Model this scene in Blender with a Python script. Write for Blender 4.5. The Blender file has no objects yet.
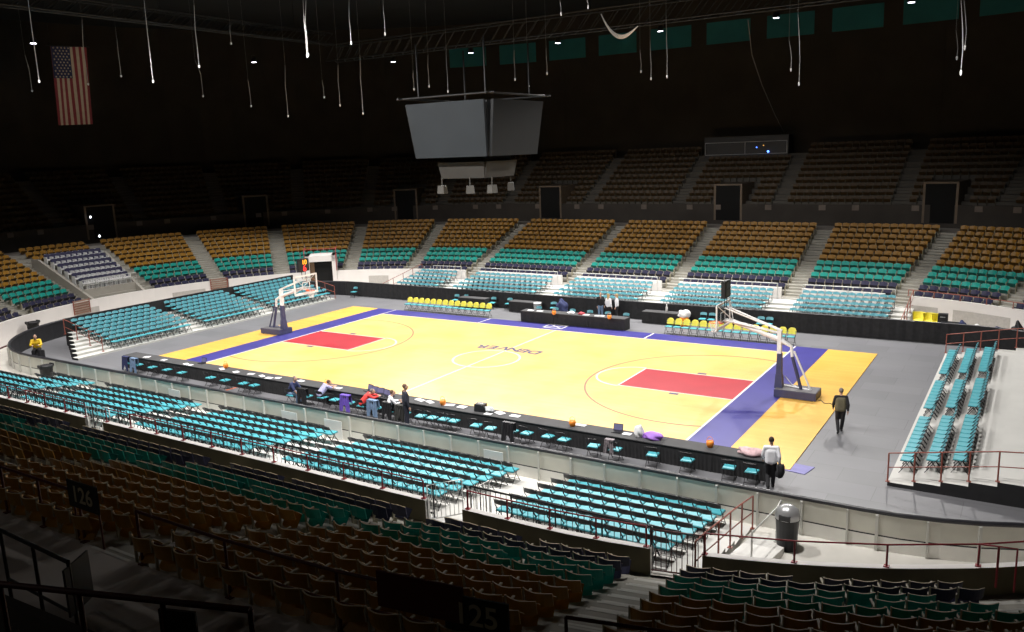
import bpy, math, random
from mathutils import Vector, Matrix
random.seed(7)
C = bpy.context.scene.collection
PI = math.pi
# ------------------------------------------------------------------ camera
CAM = Vector((24.45929, -35.46473, 10.92598))
RM = Matrix(((0.845375, -0.073929, 0.529032), (0.532896, 0.185164, -0.825673), (-0.036917, 0.979923, 0.19593)))
FPX = 828.087
cd = bpy.data.cameras.new('camera')
cd.sensor_width = 36.0
cd.lens = FPX / 1024 * 36
cd.clip_end = 400
cam = bpy.data.objects.new('camera', cd)
cam.matrix_world = Matrix.Translation(CAM) @ RM.to_4x4()
C.objects.link(cam)
bpy.context.scene.camera = cam


def ray(u, v):
    return RM @ Vector(((u - 512) / FPX, -(v - 316) / FPX, -1))


def at(u, v, z=0.0):
    d = ray(u, v)
    return CAM + d * ((z - CAM.z) / d.z)


def aty(u, v, y):
    d = ray(u, v)
    return CAM + d * ((y - CAM.y) / d.y)


def atx(u, v, x):
    d = ray(u, v)
    return CAM + d * ((x - CAM.x) / d.x)


def rad(x, y):
    return math.hypot(max(abs(x) - 14, 0), y)


def proj(p):
    d = RM.transposed() @ (Vector(p) - CAM)
    if d.z > -0.5:
        return None
    return 512 + FPX * d.x / -d.z, 316 - FPX * d.y / -d.z, -d.z


def seen(p, m=25):
    q = proj(p)
    return q is not None and -m < q[0] < 1024 + m and -m < q[1] < 632 + m


# ------------------------------------------------------------------ materials
MATS = {}


def mat(name, col, rough=0.6, var=0.12, scale=3.0, metal=0.0, emit=0.0, ecol=None, kind='noise', col2=None):
    if name in MATS:
        return MATS[name]
    m = bpy.data.materials.new(name)
    m.use_nodes = True
    nt = m.node_tree
    b = nt.nodes['Principled BSDF']
    b.inputs['Roughness'].default_value = rough
    b.inputs['Metallic'].default_value = metal
    tc = nt.nodes.new('ShaderNodeTexCoord')
    n = nt.nodes.new('ShaderNodeTexNoise')
    n.inputs['Scale'].default_value = scale
    n.inputs['Detail'].default_value = 4
    nt.links.new(tc.outputs['Object'], n.inputs['Vector'])
    mx = nt.nodes.new('ShaderNodeMix')
    mx.data_type = 'RGBA'
    c2 = col2 or tuple(max(0, c * (1 - 2 * var)) for c in col)
    c1 = col if col2 else tuple(min(1, c * (1 + var)) for c in col)
    mx.inputs['A'].default_value = (*c1, 1)
    mx.inputs['B'].default_value = (*c2, 1)
    nt.links.new(n.outputs['Fac'], mx.inputs['Factor'])
    nt.links.new(mx.outputs['Result'], b.inputs['Base Color'])
    if emit:
        b.inputs['Emission Color'].default_value = (*(ecol or col), 1)
        b.inputs['Emission Strength'].default_value = emit
    MATS[name] = m
    return m


def plank_mat(name, c1, c2, grout, bw, bh, rough, mortar=0.004, offset=0.5, patch=0.0, pcol=None):
    m = bpy.data.materials.new(name)
    m.use_nodes = True
    nt = m.node_tree
    b = nt.nodes['Principled BSDF']
    b.inputs['Roughness'].default_value = rough
    tc = nt.nodes.new('ShaderNodeTexCoord')
    br = nt.nodes.new('ShaderNodeTexBrick')
    br.offset = offset
    br.inputs['Color1'].default_value = (*c1, 1)
    br.inputs['Color2'].default_value = (*c2, 1)
    br.inputs['Mortar'].default_value = (*grout, 1)
    br.inputs['Scale'].default_value = 1.0
    br.inputs['Mortar Size'].default_value = mortar
    br.inputs['Brick Width'].default_value = bw
    br.inputs['Row Height'].default_value = bh
    nt.links.new(tc.outputs['Object'], br.inputs['Vector'])
    n = nt.nodes.new('ShaderNodeTexNoise')
    n.inputs['Scale'].default_value = 0.45
    n.inputs['Detail'].default_value = 5
    nt.links.new(tc.outputs['Object'], n.inputs['Vector'])
    rp = nt.nodes.new('ShaderNodeValToRGB')
    rp.color_ramp.elements[0].position = 0.42
    rp.color_ramp.elements[1].position = 0.72
    nt.links.new(n.outputs['Fac'], rp.inputs['Fac'])
    ml = nt.nodes.new('ShaderNodeMath')
    ml.operation = 'MULTIPLY'
    ml.inputs[1].default_value = patch
    nt.links.new(rp.outputs['Color'], ml.inputs[0])
    mx = nt.nodes.new('ShaderNodeMix')
    mx.data_type = 'RGBA'
    mx.inputs['B'].default_value = (*(pcol or grout), 1)
    nt.links.new(br.outputs['Color'], mx.inputs['A'])
    nt.links.new(ml.outputs[0], mx.inputs['Factor'])
    nt.links.new(mx.outputs['Result'], b.inputs['Base Color'])
    MATS[name] = m
    return m


M_WOOD = plank_mat('court_maple', (0.88, 0.58, 0.215), (0.83, 0.54, 0.185), (0.64, 0.38, 0.12), 2.4, 0.16, 0.36, patch=0.75, pcol=(0.84, 0.47, 0.11))
M_WOODE = plank_mat('court_maple_ends', (0.85, 0.52, 0.115), (0.80, 0.47, 0.095), (0.60, 0.34, 0.07), 2.4, 0.16, 0.35, patch=0.45, pcol=(0.74, 0.36, 0.04))
M_COVER = plank_mat('floor_panels', (0.175, 0.176, 0.190), (0.148, 0.150, 0.160), (0.11, 0.111, 0.12), 2.44, 1.22, 0.5, 0.01, patch=0.35, pcol=(0.21, 0.21, 0.22))
M_BLUE = mat('blue_paint', (0.055, 0.05, 0.27), 0.4, 0.15, 0.7)
M_RED = mat('red_paint', (0.46, 0.030, 0.045), 0.4, 0.1, 0.9)
M_WHITE = mat('white_paint', (0.80, 0.78, 0.74), 0.5, 0.05)
M_ARC = mat('brown_line', (0.32, 0.16, 0.10), 0.5, 0.05)
M_NAVYT = mat('navy_lettering', (0.07, 0.07, 0.16), 0.5, 0.05)
M_CONC = mat('concrete', (0.36, 0.345, 0.30), 0.85, 0.16, 1.3)
M_CONCL = mat('pale_concrete', (0.62, 0.60, 0.55), 0.85, 0.12, 1.1)
M_CONCD = mat('dark_concrete', (0.20, 0.19, 0.17), 0.9, 0.2, 1.0)
M_NOSE = mat('stair_nosing', (0.62, 0.61, 0.56), 0.8, 0.1, 4)
M_WALLW = mat('white_wall', (0.80, 0.76, 0.735), 0.75, 0.06, 0.6)
M_OLIVE = mat('wall_back', (0.19, 0.165, 0.10), 0.9, 0.25, 1.5)
M_CREAM = mat('board_panel', (0.64, 0.63, 0.555), 0.5, 0.12, 1.2)
M_KICK = mat('board_kick', (0.85, 0.84, 0.79), 0.5, 0.12, 1.6)
M_POST = mat('board_post', (0.58, 0.58, 0.54), 0.45, 0.1, 3)
M_BLK = mat('black_plastic', (0.015, 0.015, 0.018), 0.5, 0.3, 4)
M_RAILB = mat('board_cap', (0.03, 0.03, 0.036), 0.35, 0.2, 4)
M_DRAPE = mat('black_cloth', (0.020, 0.020, 0.022), 0.9, 0.35, 5)
M_TTOP = mat('table_cloth_top', (0.060, 0.060, 0.063), 0.8, 0.2, 2)
M_STEEL = mat('black_steel', (0.03, 0.03, 0.033), 0.4, 0.2, 4, metal=0.3)
M_TEALF = mat('teal_vinyl', (0.075, 0.40, 0.47), 0.45, 0.1, 6)
M_TEALB = mat('pale_teal_vinyl', (0.10, 0.33, 0.39), 0.45, 0.12, 6)
M_TEALS = mat('teal_seat', (0.010, 0.36, 0.30), 0.5, 0.12, 5)
M_NAVYS = mat('navy_seat', (0.030, 0.030, 0.075), 0.5, 0.15, 5)
M_GOLDS = mat('brown_seat', (0.36, 0.175, 0.014), 0.5, 0.15, 5)
M_EDGE = mat('seat_edge_highlight', (0.42, 0.34, 0.20), 0.6, 0.2, 12)  # pale edge: highlight from the overhead light painted into the colour
M_STAND = mat('cream_iron', (0.42, 0.38, 0.27), 0.6, 0.2, 6)
M_REDR = mat('red_rail', (0.34, 0.025, 0.035), 0.45, 0.15, 4)
M_RUST = mat('rust_rail', (0.32, 0.09, 0.06), 0.5, 0.2, 4)
M_DRED = mat('dark_red_rail', (0.10, 0.018, 0.018), 0.5, 0.2, 4)
M_SILV = mat('silver_rail', (0.62, 0.62, 0.60), 0.35, 0.1, 4, metal=0.4)
M_YEL = mat('yellow_cover', (0.90, 0.80, 0.10), 0.6, 0.08, 6)
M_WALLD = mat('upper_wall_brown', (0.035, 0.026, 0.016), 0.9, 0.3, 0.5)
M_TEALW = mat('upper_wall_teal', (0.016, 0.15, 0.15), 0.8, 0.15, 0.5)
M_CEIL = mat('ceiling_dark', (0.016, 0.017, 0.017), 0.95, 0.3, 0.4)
M_TRUSS = mat('truss_black', (0.012, 0.012, 0.013), 0.5, 0.3, 3)
M_SCREEN = mat('screen_grey', (0.020, 0.024, 0.028), 0.45, 0.12, 0.8)
M_SCREEN2 = mat('screen_dark', (0.011, 0.012, 0.013), 0.45, 0.12, 0.8)
M_PAPER = mat('paper', (0.82, 0.82, 0.85), 0.7, 0.04)
M_ORNG = mat('orange_plastic', (0.90, 0.28, 0.03), 0.5, 0.08)
M_PURP = mat('purple_cloth', (0.16, 0.09, 0.50), 0.8, 0.15, 6)
M_VIO = mat('violet_bag', (0.36, 0.16, 0.66), 0.6, 0.15, 6)
M_DENIM = mat('denim', (0.20, 0.30, 0.46), 0.85, 0.25, 8)
M_NAVYC = mat('navy_cloth', (0.03, 0.04, 0.12), 0.85, 0.25, 6)
M_PINK = mat('pink_cloth', (0.70, 0.48, 0.50), 0.8, 0.25, 9)
M_LENS = mat('lamp_lens', (0.9, 0.88, 1.0), 0.3, 0.02, 2, emit=14.0, ecol=(0.86, 0.82, 1.0))
M_WIRE = mat('wire_painted_glow', (0.75, 0.74, 0.72), 0.3, 0.1, 4, metal=0.2, emit=0.10, ecol=(0.9, 0.88, 0.85))  # weak glow painted in so the wires look lit all along
M_WIRED = mat('wire_faint_painted_glow', (0.4, 0.4, 0.38), 0.4, 0.1, 4, emit=0.03, ecol=(0.9, 0.88, 0.85))  # fainter painted glow for the lesser wires
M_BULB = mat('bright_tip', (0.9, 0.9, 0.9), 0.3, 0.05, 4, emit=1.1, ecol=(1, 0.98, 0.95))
M_GLASS = bpy.data.materials.new('backboard_glass')
M_GLASS.use_nodes = True
_b = M_GLASS.node_tree.nodes['Principled BSDF']
_b.inputs['Base Color'].default_value = (0.9, 0.95, 0.97, 1)
_b.inputs['Transmission Weight'].default_value = 1.0
_b.inputs['Roughness'].default_value = 0.05
_b.inputs['IOR'].default_value = 1.05
M_PAD = mat('navy_pad', (0.055, 0.06, 0.13), 0.5, 0.2, 3)
M_PADG = mat('grey_base_top', (0.13, 0.125, 0.135), 0.6, 0.2, 3)
M_BWHITE = mat('basket_white', (0.80, 0.80, 0.80), 0.35, 0.04)
M_SKIN = mat('skin', (0.55, 0.33, 0.24), 0.6, 0.08, 10)
M_EYE = mat('eye_dark', (0.03, 0.02, 0.02), 0.4, 0.05)
M_MOUTH = mat('lip', (0.40, 0.16, 0.14), 0.5, 0.05)


# ------------------------------------------------------------------ mesh builder
class MB:
    def __init__(s):
        s.v = []
        s.f = []
        s.mi = []
        s.sm = []

    def quad(s, a, b, c, d, mi=0, sm=False):
        n = len(s.v)
        s.v += [tuple(a), tuple(b), tuple(c), tuple(d)]
        s.f.append((n, n + 1, n + 2, n + 3))
        s.mi.append(mi)
        s.sm.append(sm)

    def poly(s, pts, mi=0):
        n = len(s.v)
        s.v += [tuple(p) for p in pts]
        s.f.append(tuple(range(n, n + len(pts))))
        s.mi.append(mi)
        s.sm.append(False)

    def mesh(s, vs, fs, mi=0, sm=False, M=None):
        n = len(s.v)
        s.v += [tuple(M @ Vector(v)) if M is not None else tuple(v) for v in vs]
        for f in fs:
            s.f.append(tuple(n + i for i in f))
            s.mi.append(mi)
            s.sm.append(sm)
        return s

    def box(s, c, d, mi=0, rz=0.0, M=None, top=None):
        x, y, z = d[0] / 2, d[1] / 2, d[2] / 2
        tx, ty = (x, y) if top is None else (top[0] / 2, top[1] / 2)
        vs = [(-x, -y, -z), (x, -y, -z), (x, y, -z), (-x, y, -z), (-tx, -ty, z), (tx, -ty, z), (tx, ty, z), (-tx, ty, z)]
        T = Matrix.Translation(c) @ Matrix.Rotation(rz, 4, 'Z')
        if M is not None:
            T = Matrix.Translation(c) @ M.to_4x4()
        return s.mesh(vs, [(0, 3, 2, 1), (4, 5, 6, 7), (0, 1, 5, 4), (1, 2, 6, 5), (2, 3, 7, 6), (3, 0, 4, 7)], mi, False, T)

    def tube(s, p, r, n=6, mi=0, sm=True, caps=True, closed=False):
        p = [Vector(q) for q in p]
        rr = r if isinstance(r, (list, tuple)) else [r] * len(p)
        rings = []
        prev = None
        for i, q in enumerate(p):
            if closed:
                t = p[(i + 1) % len(p)] - p[i - 1]
            else:
                t = (p[min(i + 1, len(p) - 1)] - p[max(i - 1, 0)])
            t.normalize()
            a = prev if prev is not None else (Vector((0, 0, 1)) if abs(t.z) < 0.9 else Vector((1, 0, 0)))
            x = a - t * a.dot(t)
            if x.length < 1e-5:
                x = t.orthogonal()
            x.normalize()
            prev = x
            y = t.cross(x)
            rings.append([q + (x * math.cos(2 * PI * k / n) + y * math.sin(2 * PI * k / n)) * rr[i] for k in range(n)])
        vs = [v for g in rings for v in g]
        fs = []
        m = len(p)
        for i in range(m if closed else m - 1):
            j = (i + 1) % m
            for k in range(n):
                fs.append((i * n + k, i * n + (k + 1) % n, j * n + (k + 1) % n, j * n + k))
        s.mesh(vs, fs, mi, sm)
        if caps and not closed:
            s.mesh(rings[0], [tuple(range(n))[::-1]], mi)
            s.mesh(rings[-1], [tuple(range(n))], mi)
        return s

    def lathe(s, prof, n=14, mi=0, c=(0, 0, 0), sm=True):
        vs = []
        for r, z in prof:
            for k in range(n):
                a = 2 * PI * k / n
                vs.append((c[0] + r * math.cos(a), c[1] + r * math.sin(a), c[2] + z))
        fs = []
        for i in range(len(prof) - 1):
            for k in range(n):
                fs.append((i * n + k, i * n + (k + 1) % n, (i + 1) * n + (k + 1) % n, (i + 1) * n + k))
        fs.append(tuple(range(n))[::-1])
        fs.append(tuple((len(prof) - 1) * n + k for k in range(n)))
        return s.mesh(vs, fs, mi, sm)

    def ball(s, c, r, mi=0, n=8, m=6):
        r = r if isinstance(r, (tuple, list)) else (r, r, r)
        vs = []
        for i in range(m + 1):
            th = PI * i / m
            for k in range(n):
                a = 2 * PI * k / n
                vs.append((c[0] + r[0] * math.sin(th) * math.cos(a), c[1] + r[1] * math.sin(th) * math.sin(a), c[2] + r[2] * math.cos(th)))
        fs = []
        for i in range(m):
            for k in range(n):
                fs.append((i * n + k, (i + 1) * n + k, (i + 1) * n + (k + 1) % n, i * n + (k + 1) % n))
        return s.mesh(vs, fs, mi, True)

    def data(s, name, mats):
        me = bpy.data.meshes.new(name)
        me.from_pydata(s.v, [], s.f)
        for m in (mats if isinstance(mats, (list, tuple)) else [mats]):
            me.materials.append(m)
        me.polygons.foreach_set('material_index', s.mi)
        me.polygons.foreach_set('use_smooth', s.sm)
        me.update()
        return me

    def build(s, name, mats, parent=None, loc=(0, 0, 0), rz=0.0):
        return link(name, s.data(name, mats), parent, loc, rz)


def link(name, me, parent=None, loc=(0, 0, 0), rz=0.0):
    o = bpy.data.objects.new(name, me)
    o.location = loc
    o.rotation_euler = (0, 0, rz)
    o.parent = parent
    C.objects.link(o)
    return o


def tag(o, label, cat, group=None, kind=None):
    o['label'] = label
    o['category'] = cat
    if group:
        o['group'] = group
    if kind:
        o['kind'] = kind
    return o


def thing(name, label, cat, loc=(0, 0, 0), rz=0.0, group=None):
    return tag(link(name, None, None, loc, rz), label, cat, group)


def struct(o, label=None):
    o['kind'] = 'structure'
    if label:
        o['label'] = label
    return o


ONES = 'zeroth first second third fourth fifth sixth seventh eighth ninth tenth eleventh twelfth thirteenth fourteenth fifteenth sixteenth seventeenth eighteenth nineteenth twentieth'.split()


def nth(n):
    if n <= 20:
        return ONES[n]
    return {2: 'twenty', 3: 'thirty', 4: 'forty'}[n // 10] + '-' + ONES[n % 10] if n % 10 else {3: 'thirtieth', 4: 'fortieth'}[n // 10]


# ------------------------------------------------------------------ the oval bowl: straight sides, round ends
def lens_(r):
    return [28.0, PI * r, 28.0, PI * r]


def Tn(x): return (0, (x + 14) / 28)
def Tr(d): return (1, (d + 90) / 180)
def Tf(x): return (2, (14 - x) / 28)
def Tl(d): return (3, (90 - d) / 180)


def dist(r, T):
    L = lens_(r)
    return sum(L[:T[0]]) + T[1] * L[T[0]]


def pos(r, d):
    L = lens_(r)
    tot = sum(L)
    d %= tot
    if d < L[0]:
        return (-14 + d, -r, 0.0, 1.0)
    d -= L[0]
    if d < L[1]:
        a = -PI / 2 + d / r
        return (14 + r * math.cos(a), r * math.sin(a), -math.cos(a), -math.sin(a))
    d -= L[1]
    if d < L[2]:
        return (14 - d, r, 0.0, -1.0)
    d -= L[2]
    a = PI / 2 + d / r
    return (-14 + r * math.cos(a), r * math.sin(a), -math.cos(a), -math.sin(a))


def oval(r, n=40, hl=14.0):
    pts = []
    for k in range(n + 1):
        a = -PI / 2 + PI * k / n
        pts.append((hl + r * math.cos(a), r * math.sin(a)))
    for k in range(n + 1):
        a = PI / 2 + PI * k / n
        pts.append((-hl + r * math.cos(a), r * math.sin(a)))
    return pts


def ring(prof, mis, n=40, hl=14.0, mb=None):
    """sweep a profile [(r, z)] round the oval; mis = material per profile edge"""
    mb = mb or MB()
    cols = [[(x, y, z) for x, y in oval(r, n, hl)] for r, z in prof]
    m = len(cols[0])
    for i in range(len(prof) - 1):
        for k in range(m):
            k2 = (k + 1) % m
            mb.quad(cols[i][k], cols[i][k2], cols[i + 1][k2], cols[i + 1][k], mis[i] if isinstance(mis, (list, tuple)) else mis)
    return mb


A0, DR, DZ, Z0 = 18.85, 0.77, 0.29, 0.88      # lower stand: inner radius, tread depth, rise, first tread
NL = 12
U0, UR, UZ, UB = 31.2, 0.80, 0.45, 5.75       # upper stand
NU = 10


def tread_z(k): return Z0 + DZ * k
def tread_r(k): return A0 + DR * k


# lower terrace
prof, mi = [(A0 - 0.04, 0.0), (A0 - 0.04, Z0)], [0]
for k in range(NL):
    prof.append((tread_r(k + 1), tread_z(k)))
    mi.append(0)
    prof.append((tread_r(k + 1), tread_z(k + 1)))
    mi.append(0)
prof.append((U0, tread_z(NL)))
mi.append(1)
struct(ring(prof, mi).build('floor_lower_terrace', [M_CONC, mat('walkway_concrete', (0.55, 0.50, 0.46), 0.85, 0.15, 1.2)]), 'stepped concrete terrace of the lower stand and the walkway behind it')
# upper terrace
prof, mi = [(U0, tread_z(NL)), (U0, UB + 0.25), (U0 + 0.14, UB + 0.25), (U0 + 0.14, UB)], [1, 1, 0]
for k in range(NU):
    prof.append((U0 + 0.14 + UR * (k + 1), UB + UZ * k))
    mi.append(0)
    if k < NU - 1:
        prof.append((U0 + 0.14 + UR * (k + 1), UB + UZ * (k + 1)))
        mi.append(0)
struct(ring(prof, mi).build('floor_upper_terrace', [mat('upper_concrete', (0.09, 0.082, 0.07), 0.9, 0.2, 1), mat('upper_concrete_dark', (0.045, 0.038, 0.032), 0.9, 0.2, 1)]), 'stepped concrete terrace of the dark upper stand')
# outer wall with the teal band, ceiling
RW = 41.0
ZT = UB + UZ * (NU - 1)
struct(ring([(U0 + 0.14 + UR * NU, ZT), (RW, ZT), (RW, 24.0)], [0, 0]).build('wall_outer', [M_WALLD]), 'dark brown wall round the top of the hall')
mb = MB()
tot = sum(lens_(RW - 0.06))
s = 0.0
while s < tot:
    for q in range(4):
        if pos(RW - .06, s)[0] < -30:
            break
        xa, ya, _, _ = pos(RW - 0.06, s + q * 1.0)
        xb, yb, _, _ = pos(RW - 0.06, s + (q + 1) * 1.0)
        mb.quad((xa, ya, 19.7), (xb, yb, 19.7), (xb, yb, 21.6), (xa, ya, 21.6))
    s += 5.45
struct(mb.build('trim_1', M_TEALW), 'band of teal panels high on the dark wall')
mb = MB()
mb.poly([(x, y, 24.0) for x, y in oval(RW, 30)][::-1])
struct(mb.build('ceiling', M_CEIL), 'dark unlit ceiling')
mb = MB()
mb.poly([(x, y, 0.0) for x, y in oval(A0, 40)])
struct(mb.build('floor', M_CONCL), 'pale concrete floor round the rink boards')

# parapet wall between the arena floor and the fixed seats, with openings at the gates
RWALL, HW = 18.62, 1.55
gaps = []
for T, w in ((Tn(11.35), 1.25), (Tn(-5.1), 1.15), (Tn(-13.5), 1.1), (Tr(-78.2), 1.2), (Tr(78.8), 1.5), (Tf(11.3), 1.3), (Tf(3.0), 1.3), (Tf(-5.0), 1.3), (Tf(-13.9), 1.3), (Tl(49.3), 2.5), (Tl(24.3), 1.3)):
    d = dist(RWALL, T)
    gaps.append((d - w / 2, d + w / 2))
gaps.sort()
tot = sum(lens_(RWALL))
mb = MB()


def wall_piece(mb, d0, d1, r, z0, z1, th, mo, mi_in, mi_out, mi_top, step=0.9):
    n = max(1, int((d1 - d0) / step))
    for i in range(n):
        a = pos(r, d0 + (d1 - d0) * i / n)
        b = pos(r, d0 + (d1 - d0) * (i + 1) / n)
        ai, bi = (a[0], a[1]), (b[0], b[1])
        ao, bo = (a[0] - a[2] * th, a[1] - a[3] * th), (b[0] - b[2] * th, b[1] - b[3] * th)
        mb.quad((*bi, z0), (*ai, z0), (*ai, z1), (*bi, z1), mi_in)
        mb.quad((*ao, z0), (*bo, z0), (*bo, z1), (*ao, z1), mi_out)
        mb.quad((*ai, z1), (*ao, z1), (*bo, z1), (*bi, z1), mi_top)
        if i == 0:
            mb.quad((*ai, z0), (*ao, z0), (*ao, z1), (*ai, z1), mi_top)
        if i == n - 1:
            mb.quad((*bo, z0), (*bi, z0), (*bi, z1), (*bo, z1), mi_top)


prev = gaps[-1][1] - tot
for g0, g1 in gaps:
    wall_piece(mb, prev, g0, RWALL, 0.0, HW, 0.2, 0, 0, 1, 2)
    prev = g1
struct(mb.build('wall_parapet', [M_WALLW, M_OLIVE, mat('wall_cap', (0.80, 0.78, 0.75), 0.6, 0.06, 1)]), 'white parapet wall in front of the fixed seats')
# landings that close the gate openings at tread level
mb = MB()
for g0, g1 in gaps:
    if g1 - g0 > 2:
        continue
    a, b = pos(RWALL, g0), pos(RWALL, g1)
    mb.quad((a[0], a[1], Z0), (b[0], b[1], Z0), (b[0] - b[2] * 0.3, b[1] - b[3] * 0.3, Z0), (a[0] - a[2] * 0.3, a[1] - a[3] * 0.3, Z0))
    mb.quad((b[0], b[1], 0), (a[0], a[1], 0), (a[0], a[1], Z0), (b[0], b[1], Z0))
struct(mb.build('floor_gate_landings', M_CONCL), 'concrete landings at the gates in the parapet')

# pale grey panels on the white wall
mb = MB()
for T, w in ((Tl(-8.5), 1.9), (Tl(16.5), 2.6), (Tl(33), 1.6), (Tl(64.0), 1.7), (Tr(74.5), 1.9), (Tr(64.0), 3.2)):
    d = dist(RWALL - 0.02, T)
    n = 6
    for i in range(n):
        a, b = pos(RWALL - 0.02, d - w / 2 + w * i / n), pos(RWALL - 0.02, d - w / 2 + w * (i + 1) / n)
        mb.quad((b[0], b[1], .25), (a[0], a[1], .25), (a[0], a[1], 1.02), (b[0], b[1], 1.02))
struct(mb.build('trim_2', mat('vent_panel', (0.50, 0.47, 0.44), 0.7, 0.12, 8)), 'pale grey vent panels set in the white wall')
mb = MB()
ring([(RWALL - 0.03, 0.0), (RWALL - 0.03, 0.10)], 0, mb=mb)
struct(mb.build('baseboard_parapet', M_DRED), 'dark red strip at the foot of the white wall')

# ------------------------------------------------------------------ rink floor cover, boards
HX, HY, RC = 29.5, 12.85, 8.5


def rink(off=0.0, n=14):
    r, pts = RC + off, []
    for cx, cy, a0 in ((HX - RC, -(HY - RC), -PI / 2), (HX - RC, HY - RC, 0), (-(HX - RC), HY - RC, PI / 2), (-(HX - RC), -(HY - RC), PI)):
        for k in range(n + 1):
            a = a0 + PI / 2 * k / n
            pts.append((cx + r * math.cos(a), cy + r * math.sin(a)))
    return pts


mb = MB()
mb.poly([(x, y, 0.012) for x, y in rink(0.0)])
struct(mb.build('floor_cover', M_COVER), 'grey floor panels covering the rink')
mb = MB()
pi_, po = rink(0.0), rink(0.10)
n = len(pi_)
for k in range(n):
    a, b, c, d = pi_[k], pi_[(k + 1) % n], po[(k + 1) % n], po[k]
    mb.quad((*b, 0), (*a, 0), (*a, 1.04), (*b, 1.04), 0)
    mb.quad((*d, 0.44), (*c, 0.44), (*c, 1.04), (*d, 1.04), 1)
    mb.quad((*d, 0.0), (*c, 0.0), (*c, 0.40), (*d, 0.40), 2)
    mb.quad((*d, 0.40), (*c, 0.40), (*c, 0.44), (*d, 0.44), 0)
    mb.quad((*a, 1.04), (*b, 1.04), (*c, 1.04), (*d, 1.04), 3)
struct(mb.build('wall_rink_boards', [M_BLK, M_CREAM, M_KICK, M_RAILB]), 'cream rink boards with a black cap')
mb = MB()
mb.tube([(x, y, 1.07) for x, y in rink(0.05)], 0.075, 6, 0, True, False, True)
struct(mb.build('trim_3', M_RAILB), 'black cap rail along the rink boards')
mb = MB()
pts = rink(0.14, 40)
acc = 0.0
nxt = 0.4
j = 0
for k in range(len(pts)):
    a, b = Vector(pts[k]), Vector(pts[(k + 1) % len(pts)])
    L = (b - a).length
    while L > 0 and nxt < acc + L:
        q = a + (b - a) * ((nxt - acc) / L)
        an = math.atan2((b - a).y, (b - a).x)
        mb.box((q.x, q.y, 0.52), (0.05 if j % 2 else 0.075, 0.08, 1.0), 0, an)
        j += 1
        nxt += 1.22
    acc += L
struct(mb.build('trim_4', M_POST), 'steel posts stiffening the outside of the rink boards')
# a few white banners / gate leaves on the outside of the boards
for i, (xa, xb) in enumerate(tuple((aty(a_, v_, -13.06).x, aty(b_, v_, -13.06).x) for a_, b_, v_ in ((169, 180, 394), (282, 297, 418), (325, 342, 430), (484, 503, 459)))):
    mb = MB()
    mb.box(((xa + xb) / 2, -(HY + 0.21), 0.42), (xb - xa, 0.02, 0.72))
    tag(mb.build('blank_banner', mat('white_panel', (0.80, 0.80, 0.78), 0.6, 0.06, 2)), 'blank white panel leaning on the boards, ' + ['the farthest along', 'below the striped-shirt person', 'below the man in red', 'below the black box'][i], 'panel', 'white panels on the boards')
# black drape along the far boards
mb = MB()
cx0, cx1 = -22.5, 21.0
N = 260
pth = []
for i in range(N + 1):
    x = cx0 + (cx1 - cx0) * i / N
    pth.append((x, HY - 0.10 - 0.025 * math.sin(i * 1.9)))
for i in range(1, 22):
    a = PI / 2 - (PI / 2) * i / 30
    pth.append((HX - RC + (RC - 0.12) * math.cos(a), HY - RC + (RC - 0.12) * math.sin(a)))
for a, b in zip(pth[:-1], pth[1:]):
    mb.quad((*a, 0.02), (*b, 0.02), (*b, 1.13), (*a, 1.13), 0, True)
tag(mb.build('black_drape', M_DRAPE), 'long black drape hung over the far boards below the teal chairs', 'curtain')

# ------------------------------------------------------------------ the court
BX, KX, KW, SY = 13.92, 8.49, 1.6, 7.62
CZ = 0.05
court = MB()
court.box((0, 0.35, 0.03), (31.0, 17.5, 0.036))
co = struct(court.build('floor_court', M_WOOD), 'yellow maple basketball court')
for sx in (-1, 1):
    mb = MB()
    mb.box((sx * 16.75, 0.35, 0.03), (2.5, 17.5, 0.036))
    mb.build('court_apron', M_WOODE, co)
    mb = MB()
    mb.quad((sx * BX, -8.4, CZ), (sx * 15.6, -8.4, CZ), (sx * 15.6, 9.1, CZ), (sx * BX, 9.1, CZ))
    mb.build('blue_baseline_band', M_BLUE, co)
    mb = MB()
    mb.quad((sx * KX, -KW, CZ), (sx * BX, -KW, CZ), (sx * BX, KW, CZ), (sx * KX, KW, CZ))
    mb.build('red_key', M_RED, co)
mb = MB()
mb.quad((-BX, SY, CZ), (BX, SY, CZ), (BX, 9.1, CZ), (-BX, 9.1, CZ))
mb.quad((-BX, -8.4, CZ), (BX, -8.4, CZ), (BX, -SY, CZ), (-BX, -SY, CZ))
mb.build('blue_sideline_band', M_BLUE, co)
mb = MB()
LZ = 0.054


def seg(x0, y0, x1, y1, w, mi=0):
    d = Vector((x1 - x0, y1 - y0))
    n_ = Vector((-d.y, d.x)).normalized() * w / 2
    mb.quad((x0 + n_.x, y0 + n_.y, LZ), (x0 - n_.x, y0 - n_.y, LZ), (x1 - n_.x, y1 - n_.y, LZ), (x1 + n_.x, y1 + n_.y, LZ), mi)


def arc(cx, cy, r, a0, a1, w, mi=0, n=48):
    for i in range(n):
        a, b = a0 + (a1 - a0) * i / n, a0 + (a1 - a0) * (i + 1) / n
        mb.quad((cx + (r - w / 2) * math.cos(a), cy + (r - w / 2) * math.sin(a), LZ), (cx + (r + w / 2) * math.cos(a), cy + (r + w / 2) * math.sin(a), LZ),
                (cx + (r + w / 2) * math.cos(b), cy + (r + w / 2) * math.sin(b), LZ), (cx + (r - w / 2) * math.cos(b), cy + (r - w / 2) * math.sin(b), LZ), mi)


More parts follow.
